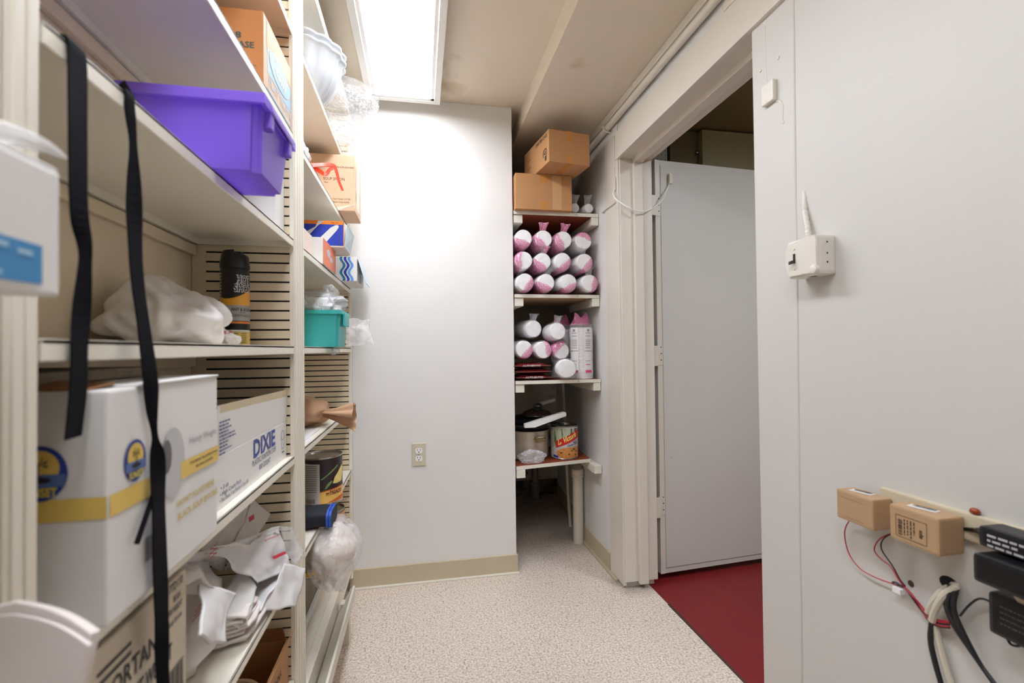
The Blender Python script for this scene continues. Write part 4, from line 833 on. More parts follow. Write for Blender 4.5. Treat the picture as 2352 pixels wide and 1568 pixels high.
for k in range(15):
    f = wrap(c, r, .148-k*.0068, A-R(48), .0008); cpatch(bm, f, [(0, 0), (.05, 0), (.05, .0022), (0, .0022)])
for k in range(12): f = wrap(c, r, .012, A-R(42), .0008); cpatch(bm, f, [(k*.003, 0), (k*.003+.0016, 0), (k*.003+.0016, .016), (k*.003, .016)])
obj('small_print', bm, mat('print_slate_dark', (110, 108, 110), .6), t)['kind'] = 'stuff'
# black pouch
t = thing('black_pouch', 'black zip pouch with blue zipper lying over the shelf edge', 'pouch', (-.36, 1.68, .5865))
def pf(u, v):
    a = v*2*math.pi; w_ = .032*(1-.2*u); se = lambda q: math.copysign(abs(q)**.55, q); return (-.52+.235*u, 1.68+.062*se(math.cos(a))*(1-.1*u), .6195-.006*u+w_*se(math.sin(a))+.0015*math.sin(u*17))
bm = BM(); rows = [[bm.verts.new(pf(i/12, j/24)) for j in range(24)] for i in range(13)]
for i in range(12):
    for j in range(24): bm.faces.new((rows[i][j], rows[i][(j+1) % 24], rows[i+1][(j+1) % 24], rows[i+1][j]))
bm.faces.new(rows[0][::-1]); bm.faces.new(rows[-1]); obj('pouch', bm, mat('black_nylon', (22, 24, 38), .75, bump=.3, bscale=400), t, True, fa=60)
bm = BM(); 
for k, (x, w_) in enumerate(((-.298, .06), (-.289, .056))):
    rows = [((x, 1.68-.058*math.copysign(abs(math.cos(R(a)))**.55, math.cos(R(a))), .6142+.0272*math.copysign(abs(math.sin(R(a)))**.55, math.sin(R(a)))), (.0035, 0, 0), (0, -math.cos(R(a)), math.sin(R(a)))) for a in range(-80, 131, 10)]; ribbon(bm, rows, .003)
obj('zipper', bm, mat('blue_nylon', (44, 92, 196), .5), t)
# big clear bag of tan filling hanging off the shelf
t = thing('filled_clear_bag', 'bulging clear plastic bag hanging over the lower shelf edge', 'plastic bag', (-.31, 1.7, .4))
def drip(p, n):
    x, y, z = p; k = 1
    if z < 0: k = 1-.45*(-n.z)**1.5; x += .01*(-n.z)
    return (x*k, y*k, z*(1.15 if z < 0 else .85))
bm = BM(); blob(bm, (-.295, 1.70, .492), (.092, .13, .12), 71, .15, 1.3, .1, 2.2, None, 5, None, lambda p, n: tuple(V(drip(p, n))*.8)); obj('filling', bm, mat('tan_filling', (232, 218, 206), .8, var=.1, scale=30, bump=.3, bscale=40), t, True, fa=180)
bm = BM(); blob(bm, (-.295, 1.70, .494), (.094, .135, .125), 71, .15, 1.3, .2, 2.6, None, 5, None, drip); obj('film', bm, CLEAR, t, True, fa=180)
bm = BM(); tube(bm, [(-.285, 1.71, .40), (-.275, 1.715, .375), (-.27, 1.72, .352), (-.262, 1.72, .345)], .01, 10, 5, lambda u: .028*(1-u)+.006); obj('gathered_corner', bm, CLEAR, t, True)
# tubs and cans on the floor deck
TUB = film('milky_tub', (232, 232, 226), .62, .25, .08, 8, .0)
t = thing('clear_tub', 'milky clear plastic tub on the bottom deck beside the post', 'tub', (-.47, 1.76, .1865)); xa, xb, ya, yb, z0, z1 = -.552, -.385, 1.55, 1.955, .188, .285
bm = BM(); loft(bm, [[(x, y, z0) for x, y in ringq(.01, z0)], [(x, y, z1) for x, y in ringq(0, z1)], [(x, y, z1) for x, y in ringq(.003, z1)], [(x, y, z0+.003) for x, y in ringq(.013, z0)]], True)
bmesh.ops.bevel(bm, geom=[e for e in bm.edges if abs(e.verts[0].co.z-e.verts[1].co.z) > .08], offset=.025, segments=4, affect='EDGES'); obj('tub', bm, TUB, t, True)
bm = BM(); o = ringq(-.01, z1); i_ = ringq(0, z1); loft(bm, [[(x, y, z1-.004) for x, y in i_], [(x, y, z1-.004) for x, y in o], [(x, y, z1+.002) for x, y in o], [(x, y, z1+.002) for x, y in i_], [(x, y, z1-.004) for x, y in i_]]); obj('rim', bm, TUB, t)
c = V((-.43, 2.29, .1885)); t = can('tan_can', 'tall tan labelled can standing on the bottom deck by the pale wall', c, .085, .26)
bm = BM(); lathe(bm, [(.0855, .01), (.0855, .25)], 48, Matrix.Translation(c), cap=False); obj('label', bm, mat('label_tan', (206, 152, 104), .5), t, True)
bm = BM(); tube(bm, [(-.345, 2.25, .40), (-.336, 2.26, .37), (-.335, 2.265, .33), (-.34, 2.27, .31)], .003, 8); obj('wire_handle', bm, mat('screw_dark', (70, 60, 52)), t, True)
c = V((-.47, 2.12, .1875)); t = can('yellow_can', 'short yellow labelled can behind the milky tub', c, .07, .09)
bm = BM(); lathe(bm, [(.0705, .008), (.0705, .082)], 48, Matrix.Translation(c), cap=False); obj('label', bm, mat('label_yellow', (226, 170, 62), .5), t, True)
# ---------------------------------------------------------------- alcove shelves
def wall_shelf(label, zt, pts, mtop, munder, cl=.405):
    t = thing('alcove_shelf', label, 'shelf', (.72, 2.65, zt-.02), 0, 'white edged shelves in the alcove')
    p = [V((x, y, zt-.018)) for x, y in pts]
    obj('board', prism(BM(), p, (0, 0, .017)), munder, t)
    if mtop is not munder: obj('top_face', prism(BM(), [q+V((0, .001, .0166)) for q in p], (0, 0, .0014)), mtop, t)
    a, b = p[0], p[1]; bm = BM(); prism(bm, [a-V((0, .003, 0)), b-V((0, .003, 0)), b+V((0, .001, 0)), a+V((0, .001, 0))], (0, 0, .018)); obj('front_edge', bm, WHITEW, t)
    obj('cleat', box(BM(), .49, .537, 2.452, 2.452+cl, zt-.062, zt-.019, .002), WHITEW, t); obj('cleat', box(BM(), .916, .956, 2.442, 2.442+cl, zt-.062, zt-.019, .002), WHITEW, t)
    return t
Z1, Z2, Z3, Z4 = 1.887, 1.447, .992, .545
full = [(.488, 2.448), (.956, 2.443), (.956, 2.9), (.488, 2.9)]
wall_shelf('topmost alcove shelf with red brown underside below the two cartons', Z1, full, TANB, REDB)
wall_shelf('alcove shelf holding twelve pink wrapped cup sleeves', Z2, full, TANB, TANB)
wall_shelf('alcove shelf holding maroon packets and a tall wrapped stack', Z3, full, REDB, TANB)
wall_shelf('lowest alcove shelf with red brown top holding pot and can', Z4, [(.488, 2.452), (.925, 2.53), (.948, 2.9), (.488, 2.9)], REDB, TANB)
# cartons on top
t, a, b, h = carton('cardboard_box', 'brown cardboard box on the topmost alcove shelf, lower of two', .492, .798, 2.41, 2.78, Z1, 2.075, CARD)
for q in (((.0, -b-.0008, h-.022), EX, EZ, .042, .044, TAPE), ((0, -b-.0008, .022), EX, EZ, .042, .044, TAPE), ((.07, -b-.0006, h/2), EX, EZ, .05, h-.01, mat('clear_tape_tan', (204, 160, 112), .3))): obj('tape', rect(BM(), *q[:5]), q[5], t, local=True)
t, a, b, h = carton('cardboard_box', 'tilted brown cardboard box nearest the ceiling in the alcove', .612, .836, 2.255, 2.60, 2.0765, 2.238, CARD, rz=R(8))
t.location.x -= .01
for q in (((0, -b-.0008, h-.024), EX, EZ, .04, .05), ((0, -b+.07, -.0006), EX, EY, .035, .14), ((0, -b-.0008, .02), EX, EZ, .04, .04)): obj('tape', rect(BM(), *q), TAPE, t, local=True)
bm = BM(); q = V((-a-.0008, -b+.17, h-.03)); text(bm, '2000 PER CASE', q, -EY, EZ, .017, .15, .02); text(bm, '(G)', (-a-.0008, -b+.075, .05), -EY, EZ, .03, .05, .03); rect(bm, (-a-.0008, -b+.04, .03), EY, EZ, .02, .024); rect(bm, (-a-.0008, b-.08, .06), EY, EZ, .05, .003); rect(bm, (-a-.0008, b-.08, .1), EY, EZ, .05, .003)
obj('lettering', bm, INK, t, local=True)
bm = BM(); prism(bm, [(-a+.01, -b+.01, h), (a-.005, -b+.015, h), (a-.01, -b+.09, h+.02), (-a+.02, -b+.1, h+.014)], (0, 0, .003)); obj('raised_flap', bm, CARD, t, local=True)
# ---------------------------------------------------------------- cup sleeves
PINKF = film('pink_printed_film', (246, 242, 245), .1, .1, .08, 30, .3, 40, True, (226, 96, 160), .7)
FOAM = mat('white_foam', (240, 238, 238), .5, var=.02)
def sleeve_proto(L=.36, r=.045):
    pr = [(0, 0), (r-.003, 0), (r, .004), (r+.0025, min(.085, L*.6))]
    for k in range(int((L-.09)/.014)): pr += [(r+.0025, .09+k*.014), (r+.0035, .094+k*.014), (r+.002, .098+k*.014)]
    pr.append((0, L)); bm = BM(); lathe(bm, pr, 32); a = mesh_of('cups', bm, FOAM, True, 40)
    bm = BM(); n = 32; rings = []
    for i, (z, q) in enumerate(((-.006, .0), (-.005, .5), (-.003, .9), (L*.03, 1.0), (L*.14, 1.06), (L*.25, 1.09), (L*.5, 1.09), (L*.8, 1.09), (L+.005, 1.05), (L+.012, .5))):
        rings.append([bm.verts.new(((r*q+.0016)*(1+.03*noise.noise(V((math.cos(2*math.pi*k/n)*2, math.sin(2*math.pi*k/n)*2, z*18)))*(q > .6))*math.cos(2*math.pi*k/n), (r*q+.0016)*(1+.03*noise.noise(V((math.cos(2*math.pi*k/n)*2, math.sin(2*math.pi*k/n)*2, z*18)))*(q > .6))*math.sin(2*math.pi*k/n)*(1.08 if q > .95 else 1.02), z)) for k in range(n)])
    for p, q in zip(rings, rings[1:]):
        for k in range(n): bm.faces.new((p[k], p[(k+1) % n], q[(k+1) % n], q[k]))
    b = mesh_of('film_sleeve', bm, PINKF, True)
    bm = BM(); o = V((3, 1, 7))
    def tf(u, v):
        an = (v-.5)*1.6; w_ = .018+.02*u; return (math.sin(an)*w_+.004*math.sin(v*16), r*.8+.045*u, .012-.03*u+.006*math.sin(v*9+u*4))
    sheet(bm, 6, 16, tf, .0006); c = mesh_of('film_tail', bm, PINKF, True)
    return a, b, c
MS = sleeve_proto(); MSH = sleeve_proto(.12); MSQ = sleeve_proto(.05); MSS = sleeve_proto(.2, .026); CLF = film('clear_sleeve_film', (244, 243, 245), .16, .1, .12, 30, .35, 40)
def sleeve(label, x, y, z, rx=0, rz=0, roll=0, group=None, ms=MS, tail=True, clear=False):
    """foam cups in a film sleeve, lying with the closed end towards the room"""
    t = thing('cup_sleeve', label, 'cups', (x, y, z), 0, group); t.rotation_euler = (Matrix.Rotation(R(rz), 3, 'Z') @ Matrix.Rotation(R(-90+rx), 3, 'X') @ Matrix.Rotation(R(roll), 3, 'Z')).to_euler()
    for nm, m in (('cups', ms[0]), ('film_sleeve', ms[1])) + ((('film_tail', ms[2]),) if tail else ()):
        o = bpy.data.objects.new(nm, m); COL.objects.link(o); o.parent = t
        if clear and nm != 'cups': o.data = m = m.copy(); m.materials.clear(); m.materials.append(CLF)
    return t
G12 = 'pink wrapped cup sleeves on the second alcove shelf'
rowl = ('top', 'middle', 'bottom'); coll = ('first', 'second', 'third', 'fourth')
PX = (((.535, 1.738), (.642, 1.737), (.752, 1.736), (.866, 1.735)), ((.534, 1.621), (.639, 1.620), (.746, 1.620), (.870, 1.620)), ((.537, 1.504), (.649, 1.504), (.772, 1.505), (.893, 1.505)))
rnd = random.Random(12)
for i, row in enumerate(PX):
    for j, (x, z) in enumerate(row):
        sleeve('pink film sleeve of white foam cups, %s in the %s row' % (coll[j], rowl[i]), x+.003, 2.425-.012*(i == 2)+rnd.uniform(0, .02), z+.002, 0, rnd.uniform(-.4, .4), 180+rnd.uniform(-12, 12), G12, tail=(i, j) in ((0, 1), (0, 2), (1, 1), (2, 1), (1, 3), (2, 3)))
sleeve('small wrapped cup sleeve touching the lower cardboard box', .833, 2.47, Z1+.037, 0, 2, 180, 'small cup sleeves on the topmost alcove shelf', MSS, True, True)
sleeve('small wrapped cup sleeve near the right wall on the topmost shelf', .912, 2.465, Z1+.037, 0, 2, 170, 'small cup sleeves on the topmost alcove shelf', MSS, True, True)
G3 = 'loose cup sleeves on the third alcove shelf'
sleeve('pink topped cup sleeve against the pale wall edge above maroon packets', .540, 2.455, 1.156, 0, 0, 180, G3, tail=False)
sleeve('clear bagged cup sleeve highest in the heap on the third shelf', .598, 2.49, 1.266, 2, 0, 180, G3, clear=True)
sleeve('pink cornered cup sleeve in the middle of the third shelf heap', .645, 2.46, 1.152, 0, 0, 180, G3, tail=False)
sleeve('cup sleeve in clear twisted film leaning on the tall wrapped stack', .722, 2.45, 1.252, -4, 6, 180, G3, MSH, clear=True)
sleeve('half hidden cup sleeve behind the big white round end', .748, 2.475, 1.146, 0, 4, 170, G3, MSQ, tail=False)
t = sleeve('large round white cup sleeve end at the front of the third shelf', .757, 2.412, Z3+.0605, 0, 0, 0, G3, MSQ, clear=True, tail=False); t.scale = (1.2, 1.06, 1)
# tall wrapped stacks
PF2 = film('pink_clear_film', (238, 226, 232), .22, .1, .12, 20, .6, 50)
for k, (lab, x, y, rr) in enumerate((('tall wrapped stack of white lids with printed labels at the right wall', .872, 2.512, .064), ('tall wrapped stack of lids standing behind the labelled one', .80, 2.655, .06))):
    t = thing('lid_stack', lab, 'lids', (x, y, Z3)); bm = BM(); pr = [(0, 0), (rr-.006, 0)]; c = V((x, y, Z3)); T = Matrix.Translation(c)
    for i in range(44): pr += [(rr, .004+i*.0062), (rr, .007+i*.0062), (rr-.0015, .0085+i*.0062)]
    pr.append((0, .284)); lathe(bm, pr, 36, T); obj('lids', bm, FOAM, t, True, fa=25)
    bm = BM(); lathe(bm, [(rr+.001, 0), (rr+.003, .05), (rr+.003, .25), (rr-.002, .30)], 36, T, cap=False); obj('film_sleeve', bm, PF2, t, True)
    def tf(u, v, x=x, y=y):
        an = v*2*math.pi; w_ = .052*(1-.35*u); return (x+w_*math.cos(an)*(1+.12*math.sin(5*an+u*3)), y+w_*.5*math.sin(an), Z3+.297+.05*u*(1+.35*math.sin(2*an+1)))
    obj('gathered_top', sheet(BM(), 6, 40, tf, .0008), film('pink_film_top', (214, 120, 160), .45, .1, .15, 30, .8, 60), t, True)
    if k == 0:
        A = R(-90); lab_w = mat('label_white2', (232, 228, 226), .5)
        for a0 in (-.064, .012):
            bm = BM(); f = wrap(c, rr, 0, A-R(16), .0036)
            for z0_, z1_ in ((.155, .28), (.035, .15)): cpatch(bm, f, [(a0, z0_), (a0+.048, z0_), (a0+.048, z1_), (a0, z1_)])
            obj('label', bm, lab_w, t, True)
            bm = BM(); f = wrap(c, rr, 0, A-R(16), .0044)
            for z in (.248, .232, .21, .2, .19, .18, .168, .098): cpatch(bm, f, [(a0+.008, z), (a0+.04, z), (a0+.04, z+.003), (a0+.008, z+.003)])
            for z in (.264,): cpatch(bm, f, [(a0+.018, z-.007), (a0+.03, z-.007), (a0+.03, z+.006), (a0+.018, z+.006)])
            obj('small_print', bm, mat('print_taupe', (146, 140, 138), .6), t)
            bm = BM(); cpatch(bm, f, [(a0+.008, .078), (a0+.036, .078), (a0+.036, .082), (a0+.008, .082)]); cpatch(bm, f, [(a0+.006, .036), (a0+.044, .036), (a0+.044, .05), (a0+.006, .05)]); obj('pink_print', bm, mat('print_pink', (220, 70, 120), .5), t)
# maroon packets
MAR = mat('maroon_foil', (104, 26, 28), .28, var=.2, scale=30, bump=.5, bscale=40)
for k, (lab, z, dx, txt_) in enumerate((('maroon foil packet lying at the bottom of the pile', Z3, 0, 'AUTHENTIC'), ('maroon foil packet lying in the middle of the pile', Z3+.031, -.004, ''), ('maroon foil packet lying on top of the pile', Z3+.062, -.014, 'AUTHENTIC'))):
    t = thing('foil_packet', lab, 'packet', (.6+dx, 2.54, z), 0, 'maroon packets under the cup sleeves')
    def pk(u, v):
        e = min(1, 6*u*(1-u)+.02)*min(1, 6*v*(1-v)+.02); return e
    bm = BM(); n = 14; A = []; B = []
    for i in range(n+1):
        ra = []; rb = []
        for j in range(n+1):
            u, v = i/n, j/n; e = .0135*pk(u, v)+.0008; x = (.6+dx)-.106+.2*u; y = 2.447+.19*v; w_ = .002*noise.noise(V((u*6, v*6, k)))
            ra.append(bm.verts.new((x, y, z+.0155+e+w_))); rb.append(bm.verts.new((x, y, max(z+.0004, z+.0155-e+w_))))
        A.append(ra); B.append(rb)
    for i in range(n):
        for j in range(n):
            bm.faces.new((A[i][j], A[i+1][j], A[i+1][j+1], A[i][j+1])); bm.faces.new((B[i][j], B[i][j+1], B[i+1][j+1], B[i+1][j]))
    for i in range(n): bm.faces.new((A[i+1][0], A[i][0], B[i][0], B[i+1][0])); bm.faces.new((A[i][n], A[i+1][n], B[i+1][n], B[i][n])); bm.faces.new((A[0][i], A[0][i+1], B[0][i+1], B[0][i])); bm.faces.new((A[n][i+1], A[n][i], B[n][i], B[n][i+1]))
    obj('packet', bm, MAR, t, True, fa=60)
    if txt_: bm = BM(); text(bm, txt_, (.54+dx, 2.4455, z+.012), EX, (0, .25, 1), .009, .1, .02, shear=.2); obj('lettering', bm, mat('print_pale', (224, 222, 216)), t)
    bm = BM(); box(bm, .495+dx, .693+dx, 2.4445, 2.447, z+.0148, z+.0162); obj('sealed_edge', bm, mat('foil_edge', (170, 150, 144), .3, metal=.6), t)
# ---------------------------------------------------------------- pot, pan, lid, can on the lowest shelf
ZS = Z4+.0008
t = thing('stock_pot', 'dull aluminium pot with riveted handle under the frying pan', 'pot', (.62, 2.66, ZS)); c = V((.602, 2.648, ZS)); T = Matrix.Translation(c)
bm = BM(); lathe(bm, [(0, 0), (.099, 0), (.107, .006), (.11, .02), (.112, .155), (.115, .158), (.115, .161), (.109, .16), (.107, .02), (0, .004)], 56, T); obj('body', bm, ALU, t, True)
A0 = R(-90+20); f = wrap(c, .1125, .115, A0, .001); bm = BM(); cpatch(bm, f, [(-.04, .0), (-.03, .016), (.0, .008), (.03, .016), (.04, 0), (.03, -.012), (0, -.018), (-.03, -.012)]); obj('handle_plate', bm, mat('brassy_metal', (164, 148, 116), .4, metal=1), t, True)
bm = BM(); tube(bm, [wrap(c, .1125, .115, A0, .002)(-.036, .006), wrap(c, .1125, .115, A0, .022)(-.02, .016), wrap(c, .1125, .115, A0, .028)(0, .018), wrap(c, .1125, .115, A0, .022)(.02, .016), wrap(c, .1125, .115, A0, .002)(.036, .006)], .004, 8); obj('handle', bm, mat('brassy_metal', (164, 148, 116)), t, True)
bm = BM()
for x, z in ((-.03, 0), (.03, 0), (0, -.012)): lathe(bm, [(0, .003), (.003, .0025), (.004, 0)], 10, Matrix.Translation(f(x, z)) @ Matrix.Rotation(R(90), 4, 'X'))
obj('rivet', bm, STEEL, t, True)
BLKP = mat('nonstick_black', (26, 24, 26), .4, var=.2, bump=.2, bscale=300)
t = thing('frying_pan', 'black non-stick frying pan resting on the aluminium pot', 'pan', (.615, 2.66, ZS+.162)); T = Matrix.Translation((.606, 2.65, ZS+.1615))
bm = BM(); lathe(bm, [(0, 0), (.094, 0), (.106, .006), (.118, .03), (.121, .034), (.117, .033), (.103, .01), (0, .005)], 56, T); obj('pan', bm, BLKP, t, True)
bm = BM(); tube(bm, [(.70, 2.585, ZS+.195), (.735, 2.55, ZS+.198), (.765, 2.51, ZS+.198)], .009, 10); obj('handle', bm, BLACK, t, True)
bm = BM(); tube(bm, [(.694, 2.592, ZS+.19), (.712, 2.574, ZS+.196)], .011, 10, 2); obj('handle_ferrule', bm, STEEL, t, True)
t = thing('skillet', 'smaller black skillet nested on the frying pan', 'pan', (.60, 2.67, ZS+.19)); T = xf((.604, 2.65, ZS+.193), ry=R(-2))
bm = BM(); lathe(bm, [(0, .004), (.085, .004), (.1, .01), (.11, .034), (.113, .036), (.108, .036), (.096, .014), (0, .009)], 56, T); obj('pan', bm, BLKP, t, True)
bm = BM(); tube(bm, [(.70, 2.635, ZS+.222), (.75, 2.625, ZS+.236), (.80, 2.61, ZS+.240)], .011, 10); obj('handle', bm, BLACK, t, True)
bm = BM(); prism(bm, [(.545, 2.49, ZS+.192), (.60, 2.49, ZS+.192), (.782, 2.51, ZS+.244), (.782, 2.51, ZS+.262), (.77, 2.51, ZS+.266), (.545, 2.49, ZS+.212)], (0, .03, 0)); solid('white_plastic_bar', bm, mat('bar_white', (226, 224, 220), .4, wear=((120, 110, 100), 40, .7)), 'white plastic bar slanting across the frying pan', 'plastic bar')
bm = BM(); tube(bm, [(.68, 2.80, ZS+.27), (.74, 2.80, ZS+.288), (.80, 2.80, ZS+.303)], .012, 10, 3); solid('white_rod', bm, mat('bar_white', (226, 224, 220)), 'short white rod behind the dark pot lid', 'rod', None, True)
t = thing('pot_lid', 'dark domed pot lid with a black loop handle', 'lid', (.66, 2.66, ZS+.222)); T = Matrix.Translation((.655, 2.665, ZS+.2315))
bm = BM(); lathe(bm, [(0, .004), (.088, 0), (.091, .004), (.09, .008), (.075, .022), (.045, .034), (0, .038)], 48, T); obj('dome', bm, mat('dark_enamel', (58, 44, 42), .2, metal=.5, var=.15), t, True)
bm = BM(); lathe(bm, [(.0, .034), (.034, .034), (.03, .042), (.026, .046), (0, .046)], 28, T); obj('handle_base', bm, BLACK, t, True)
bm = BM(); tube(bm, [(.632, 2.645, ZS+.272), (.636, 2.645, ZS+.292), (.646, 2.645, ZS+.297), (.664, 2.645, ZS+.297), (.674, 2.645, ZS+.292), (.678, 2.645, ZS+.272)], .0068, 10, 5); obj('handle', bm, BLACK, t, True)
bm = blob(BM(), (.59, 2.51, ZS+.03), (.085, .045, .042), 81, .2, 1.6, .55, 3.4, ZS+.0006, 5); solid('plastic_bag', bm, CLEAR, 'limp clear plastic bag in front of the aluminium pot', 'plastic bag', None, True, 180)
# cheese sauce can
c = V((.799, 2.61, ZS)); r = .077; t = can('nacho_sauce_can', 'white labelled nacho cheese sauce can with red diagonal banner', c, r, .182); A = math.atan2(-c.y, -c.x)
f0 = lambda e: wrap(c, r, 0, A, e)
bm = BM(); lathe(bm, [(r-.0009, .007), (r-.0009, .175)], 56, Matrix.Translation(c), cap=False); obj('label', bm, mat('label_white', (206, 204, 202)), t, True)
bm = BM(); cpatch(bm, f0(.0002), [(-.085, .06), (.1, .12), (.1, .17), (-.085, .17)]); obj('leaf_print', bm, mat('label_green', (186, 190, 166), .45, var=.1, scale=26, stretch=(5, 5, 1), wear=((66, 96, 58), 14, .48)), t, True)
bm = BM(); cpatch(bm, f0(.0005), [(-.05, .062), (.1, .118), (.1, .168), (-.05, .1)]); obj('red_banner', bm, mat('label_red', (214, 34, 34), .4), t, True)
bm = BM()
for s, x0_, h_, wd in (('L', -.034, .03, .012), ('a', -.024, .017, .009), ('Victoria', -.006, .03, .082)):
    text(bm, s, V((0, 0, 0)), EX, EY, h_, wd, .03, mapf=lambda a, b, x0_=x0_: f0(.0012)(x0_+a, .0795+(x0_+.034+a)*.42+b))
obj('lettering', bm, mat('label_gold', (250, 226, 130), .4), t)
bm = BM(); text(bm, 'Nacho', V((0, 0, 0)), EX, EY, .011, .03, .02, mapf=lambda a, b: f0(.001)(.052+a, .087+b+a*.2)); text(bm, 'Cheese Sauce', V((0, 0, 0)), EX, EY, .011, .072, .02, mapf=lambda a, b: f0(.001)(.016+a, .07+b+a*.2)); obj('lettering', bm, INKB, t)
bm = BM(); cpatch(bm, f0(.0004), [(-.048, .04), (-.03, .056), (.0, .066), (.05, .068), (.1, .07), (.1, .008), (-.02, .008), (-.04, .022)]); obj('chips_picture', bm, mat('label_chips', (226, 142, 76), .45, var=.6, scale=90), t, True)
bm = BM(); rnd = random.Random(5)
for k in range(7):
    x, z = rnd.uniform(-.02, .08), rnd.uniform(.02, .058); bm.faces.new([bm.verts.new(f0(.0009)(x+.006*math.cos(a), z+.005*math.sin(a))) for a in [i*.785 for i in range(8)]])
obj('olive_picture', bm, mat('label_olive', (84, 70, 34), .45), t)
bm = BM(); cpatch(bm, f0(.0005), [(-.07, .012), (-.035, .008), (-.035, .02), (-.07, .024)]); obj('blue_print', bm, INKB, t)
# ---------------------------------------------------------------- pipes in the alcove
PIPEP = mat('painted_pipe', (222, 212, 196), .4, var=.04, bump=.3, bscale=40, wear=((60, 44, 34), 22, .72))
t = thing('capped_pipe', 'short white painted pipe stub with a cap standing on the floor', 'pipe', (.921, 2.745, 0)); T = Matrix.Translation((.921, 2.745, 0))
bm = BM(); lathe(bm, [(.031, 0), (.031, .4)], 32, T); obj('pipe', bm, PIPEP, t, True)
bm = BM(); lathe(bm, [(.031, .388), (.036, .392), (.037, .40), (.034, .405), (.036, .41), (.036, .432), (.033, .437), (0, .437)], 32, T); obj('cap', bm, PIPEP, t, True)
bm = BM(); tube(bm, [(.952, 3.0, .0), (.943, 3.02, .3), (.93, 3.05, .93), (.929, 3.052, .966)], .0105, 10, 3); solid('thin_pipe', bm, PIPEP, 'thin white pipe leaning in the alcove behind the capped stub', 'pipe', None, True)
t = thing('drain_pipe', 'grey painted drain pipe against the dark alcove back wall', 'pipe', (.865, 3.63, 0)); T = Matrix.Translation((.872, 3.63, 0)); GP = mat('grey_pipe', (150, 140, 124), .5)
bm = BM(); lathe(bm, [(.032, 0), (.032, .1), (.036, .102), (.036, .115), (.026, .118), (.026, .52)], 24, T); obj('pipe', bm, GP, t, True)
t = thing('shutoff_valve', 'small dirty shutoff valve on the alcove back wall', 'valve', (.795, 3.69, .17)); T = xf((.795, 3.7, .19), rx=R(90))
bm = BM(); lathe(bm, [(.024, 0), (.024, .004), (.009, .006), (.009, .03), (.014, .032), (.014, .045), (0, .047)], 20, T); obj('stem', bm, GP, t, True)
bm = BM(); 
for k in range(5): lathe(bm, [(0, .04), (.007, .04), (.007, .052), (0, .054)], 10, xf((.795+.017*math.cos(k*1.257), 3.7, .19+.017*math.sin(k*1.257)), rx=R(90)))
obj('handwheel', bm, mat('dark_brass', (74, 64, 52), .5, metal=.6), t, True)
# conduit under the soffit
t = thing('ceiling_conduit', 'painted conduit running along the top of the right wall', 'conduit', (XR-.02, 1, 2.26))
bm = BM(); tube(bm, [(XR-.0185, -1.5, 2.274), (XR-.0185, 1, 2.274), (XR-.0185, 3.0, 2.274)], .0155, 14, 2); obj('pipe', bm, JAMB, t, True)
for y in (2.26, .9): bm = BM(); tube(bm, [(XR-.001, y, 2.25), (XR-.036, y, 2.258), (XR-.038, y, 2.29), (XR-.002, y, 2.297)], .004, 6, 3); obj('strap_clip', bm, JAMB, t, True)
bm = BM(); box(bm, XR-.012, XR+.004, 1.18, 1.335, 2.215, 2.246, .004); obj('patch_strip', bm, JAMB, t)
# ---------------------------------------------------------------- door contact and cord
t = thing('door_contact', 'small white door contact box with a looping cord across the jamb', 'sensor', (XR, 2.2, 1.95))
obj('jamb_sensor', box(BM(), XR-.016, XR-.007, 2.19, 2.206, 1.935, 2.0, .003), JAMB, t); 
bm = BM(); tube(bm, [(XR-.0085, 2.205, 2.205), (XR-.0085, 2.207, 2.1), (XR-.0085, 2.206, 2.0), (XR-.0085, 2.209, 1.96), (XR-.009, 2.207, 1.94)], .0025, 6, 5); obj('painted_wire', bm, JAMB, t, True)
bm = BM(); tube(bm, [(XR-.012, 2.204, 1.945), (XR-.022, 2.185, 1.90), (XR+.005, 2.15, 1.855), (XR+.05, 2.13, 1.825), (XR+.10, 2.125, 1.815), (XR+.16, 2.13, 1.838), (XR+.225, 2.16, 1.89), (XR+.27, 2.195, 1.955), (1.247, 2.208, 1.99)], .0032, 8, 8); obj('cord', bm, WHITE, t, True)
bm = BM(); box(bm, 1.243, 1.257, 2.196, 2.212, 1.985, 2.04, .003); box(bm, 1.257, 1.266, 2.205, 2.213, 1.99, 2.035, .002); obj('door_sensor', bm, JAMB, t)
bm = BM(); prism(bm, [(XR, 2.19, 1.872), (XR, 2.375, 1.872), (XR, 2.365, 1.882), (XR, 2.2, 1.882)], (-.014, 0, .002)); struct('trim_14', bm, JAMB)
# ---------------------------------------------------------------- outlet on the pale wall
t = thing('wall_outlet', 'ivory duplex power outlet on the pale wall', 'outlet', (-.01, 2.451, .58)); yo = 2.451
obj('plate', box(BM(), -.045, .025, yo-.006, yo+.001, .578, .692, .0028), IVORY, t)
for zc in (.6545, .6155):
    bm = BM(); n = 24; pts = [(max(-.0172, min(.0172, .0185*math.cos(2*math.pi*k/n)))-.01, yo-.0075, zc+max(-.0135, min(.0135, .0172*math.sin(2*math.pi*k/n)))) for k in range(n)]; prism(bm, pts, (0, .003, 0)); rc = obj('receptacle', bm, WHITE, t)
    bm = BM(); rect(bm, (-.0172, yo-.0078, zc+.005), EX, EZ, .0024, .0085); rect(bm, (-.0036, yo-.0078, zc+.005), EX, EZ, .0024, .0072); disc(bm, (-.0104, yo-.0078, zc-.0065), EX, EZ, .0028, .003, 12); obj('slot', bm, DARK, rc)
bm = BM(); disc(bm, (-.01, yo-.0066, .635), EX, EZ, .0028, .0028, 12); obj('screw', bm, STEEL, t)
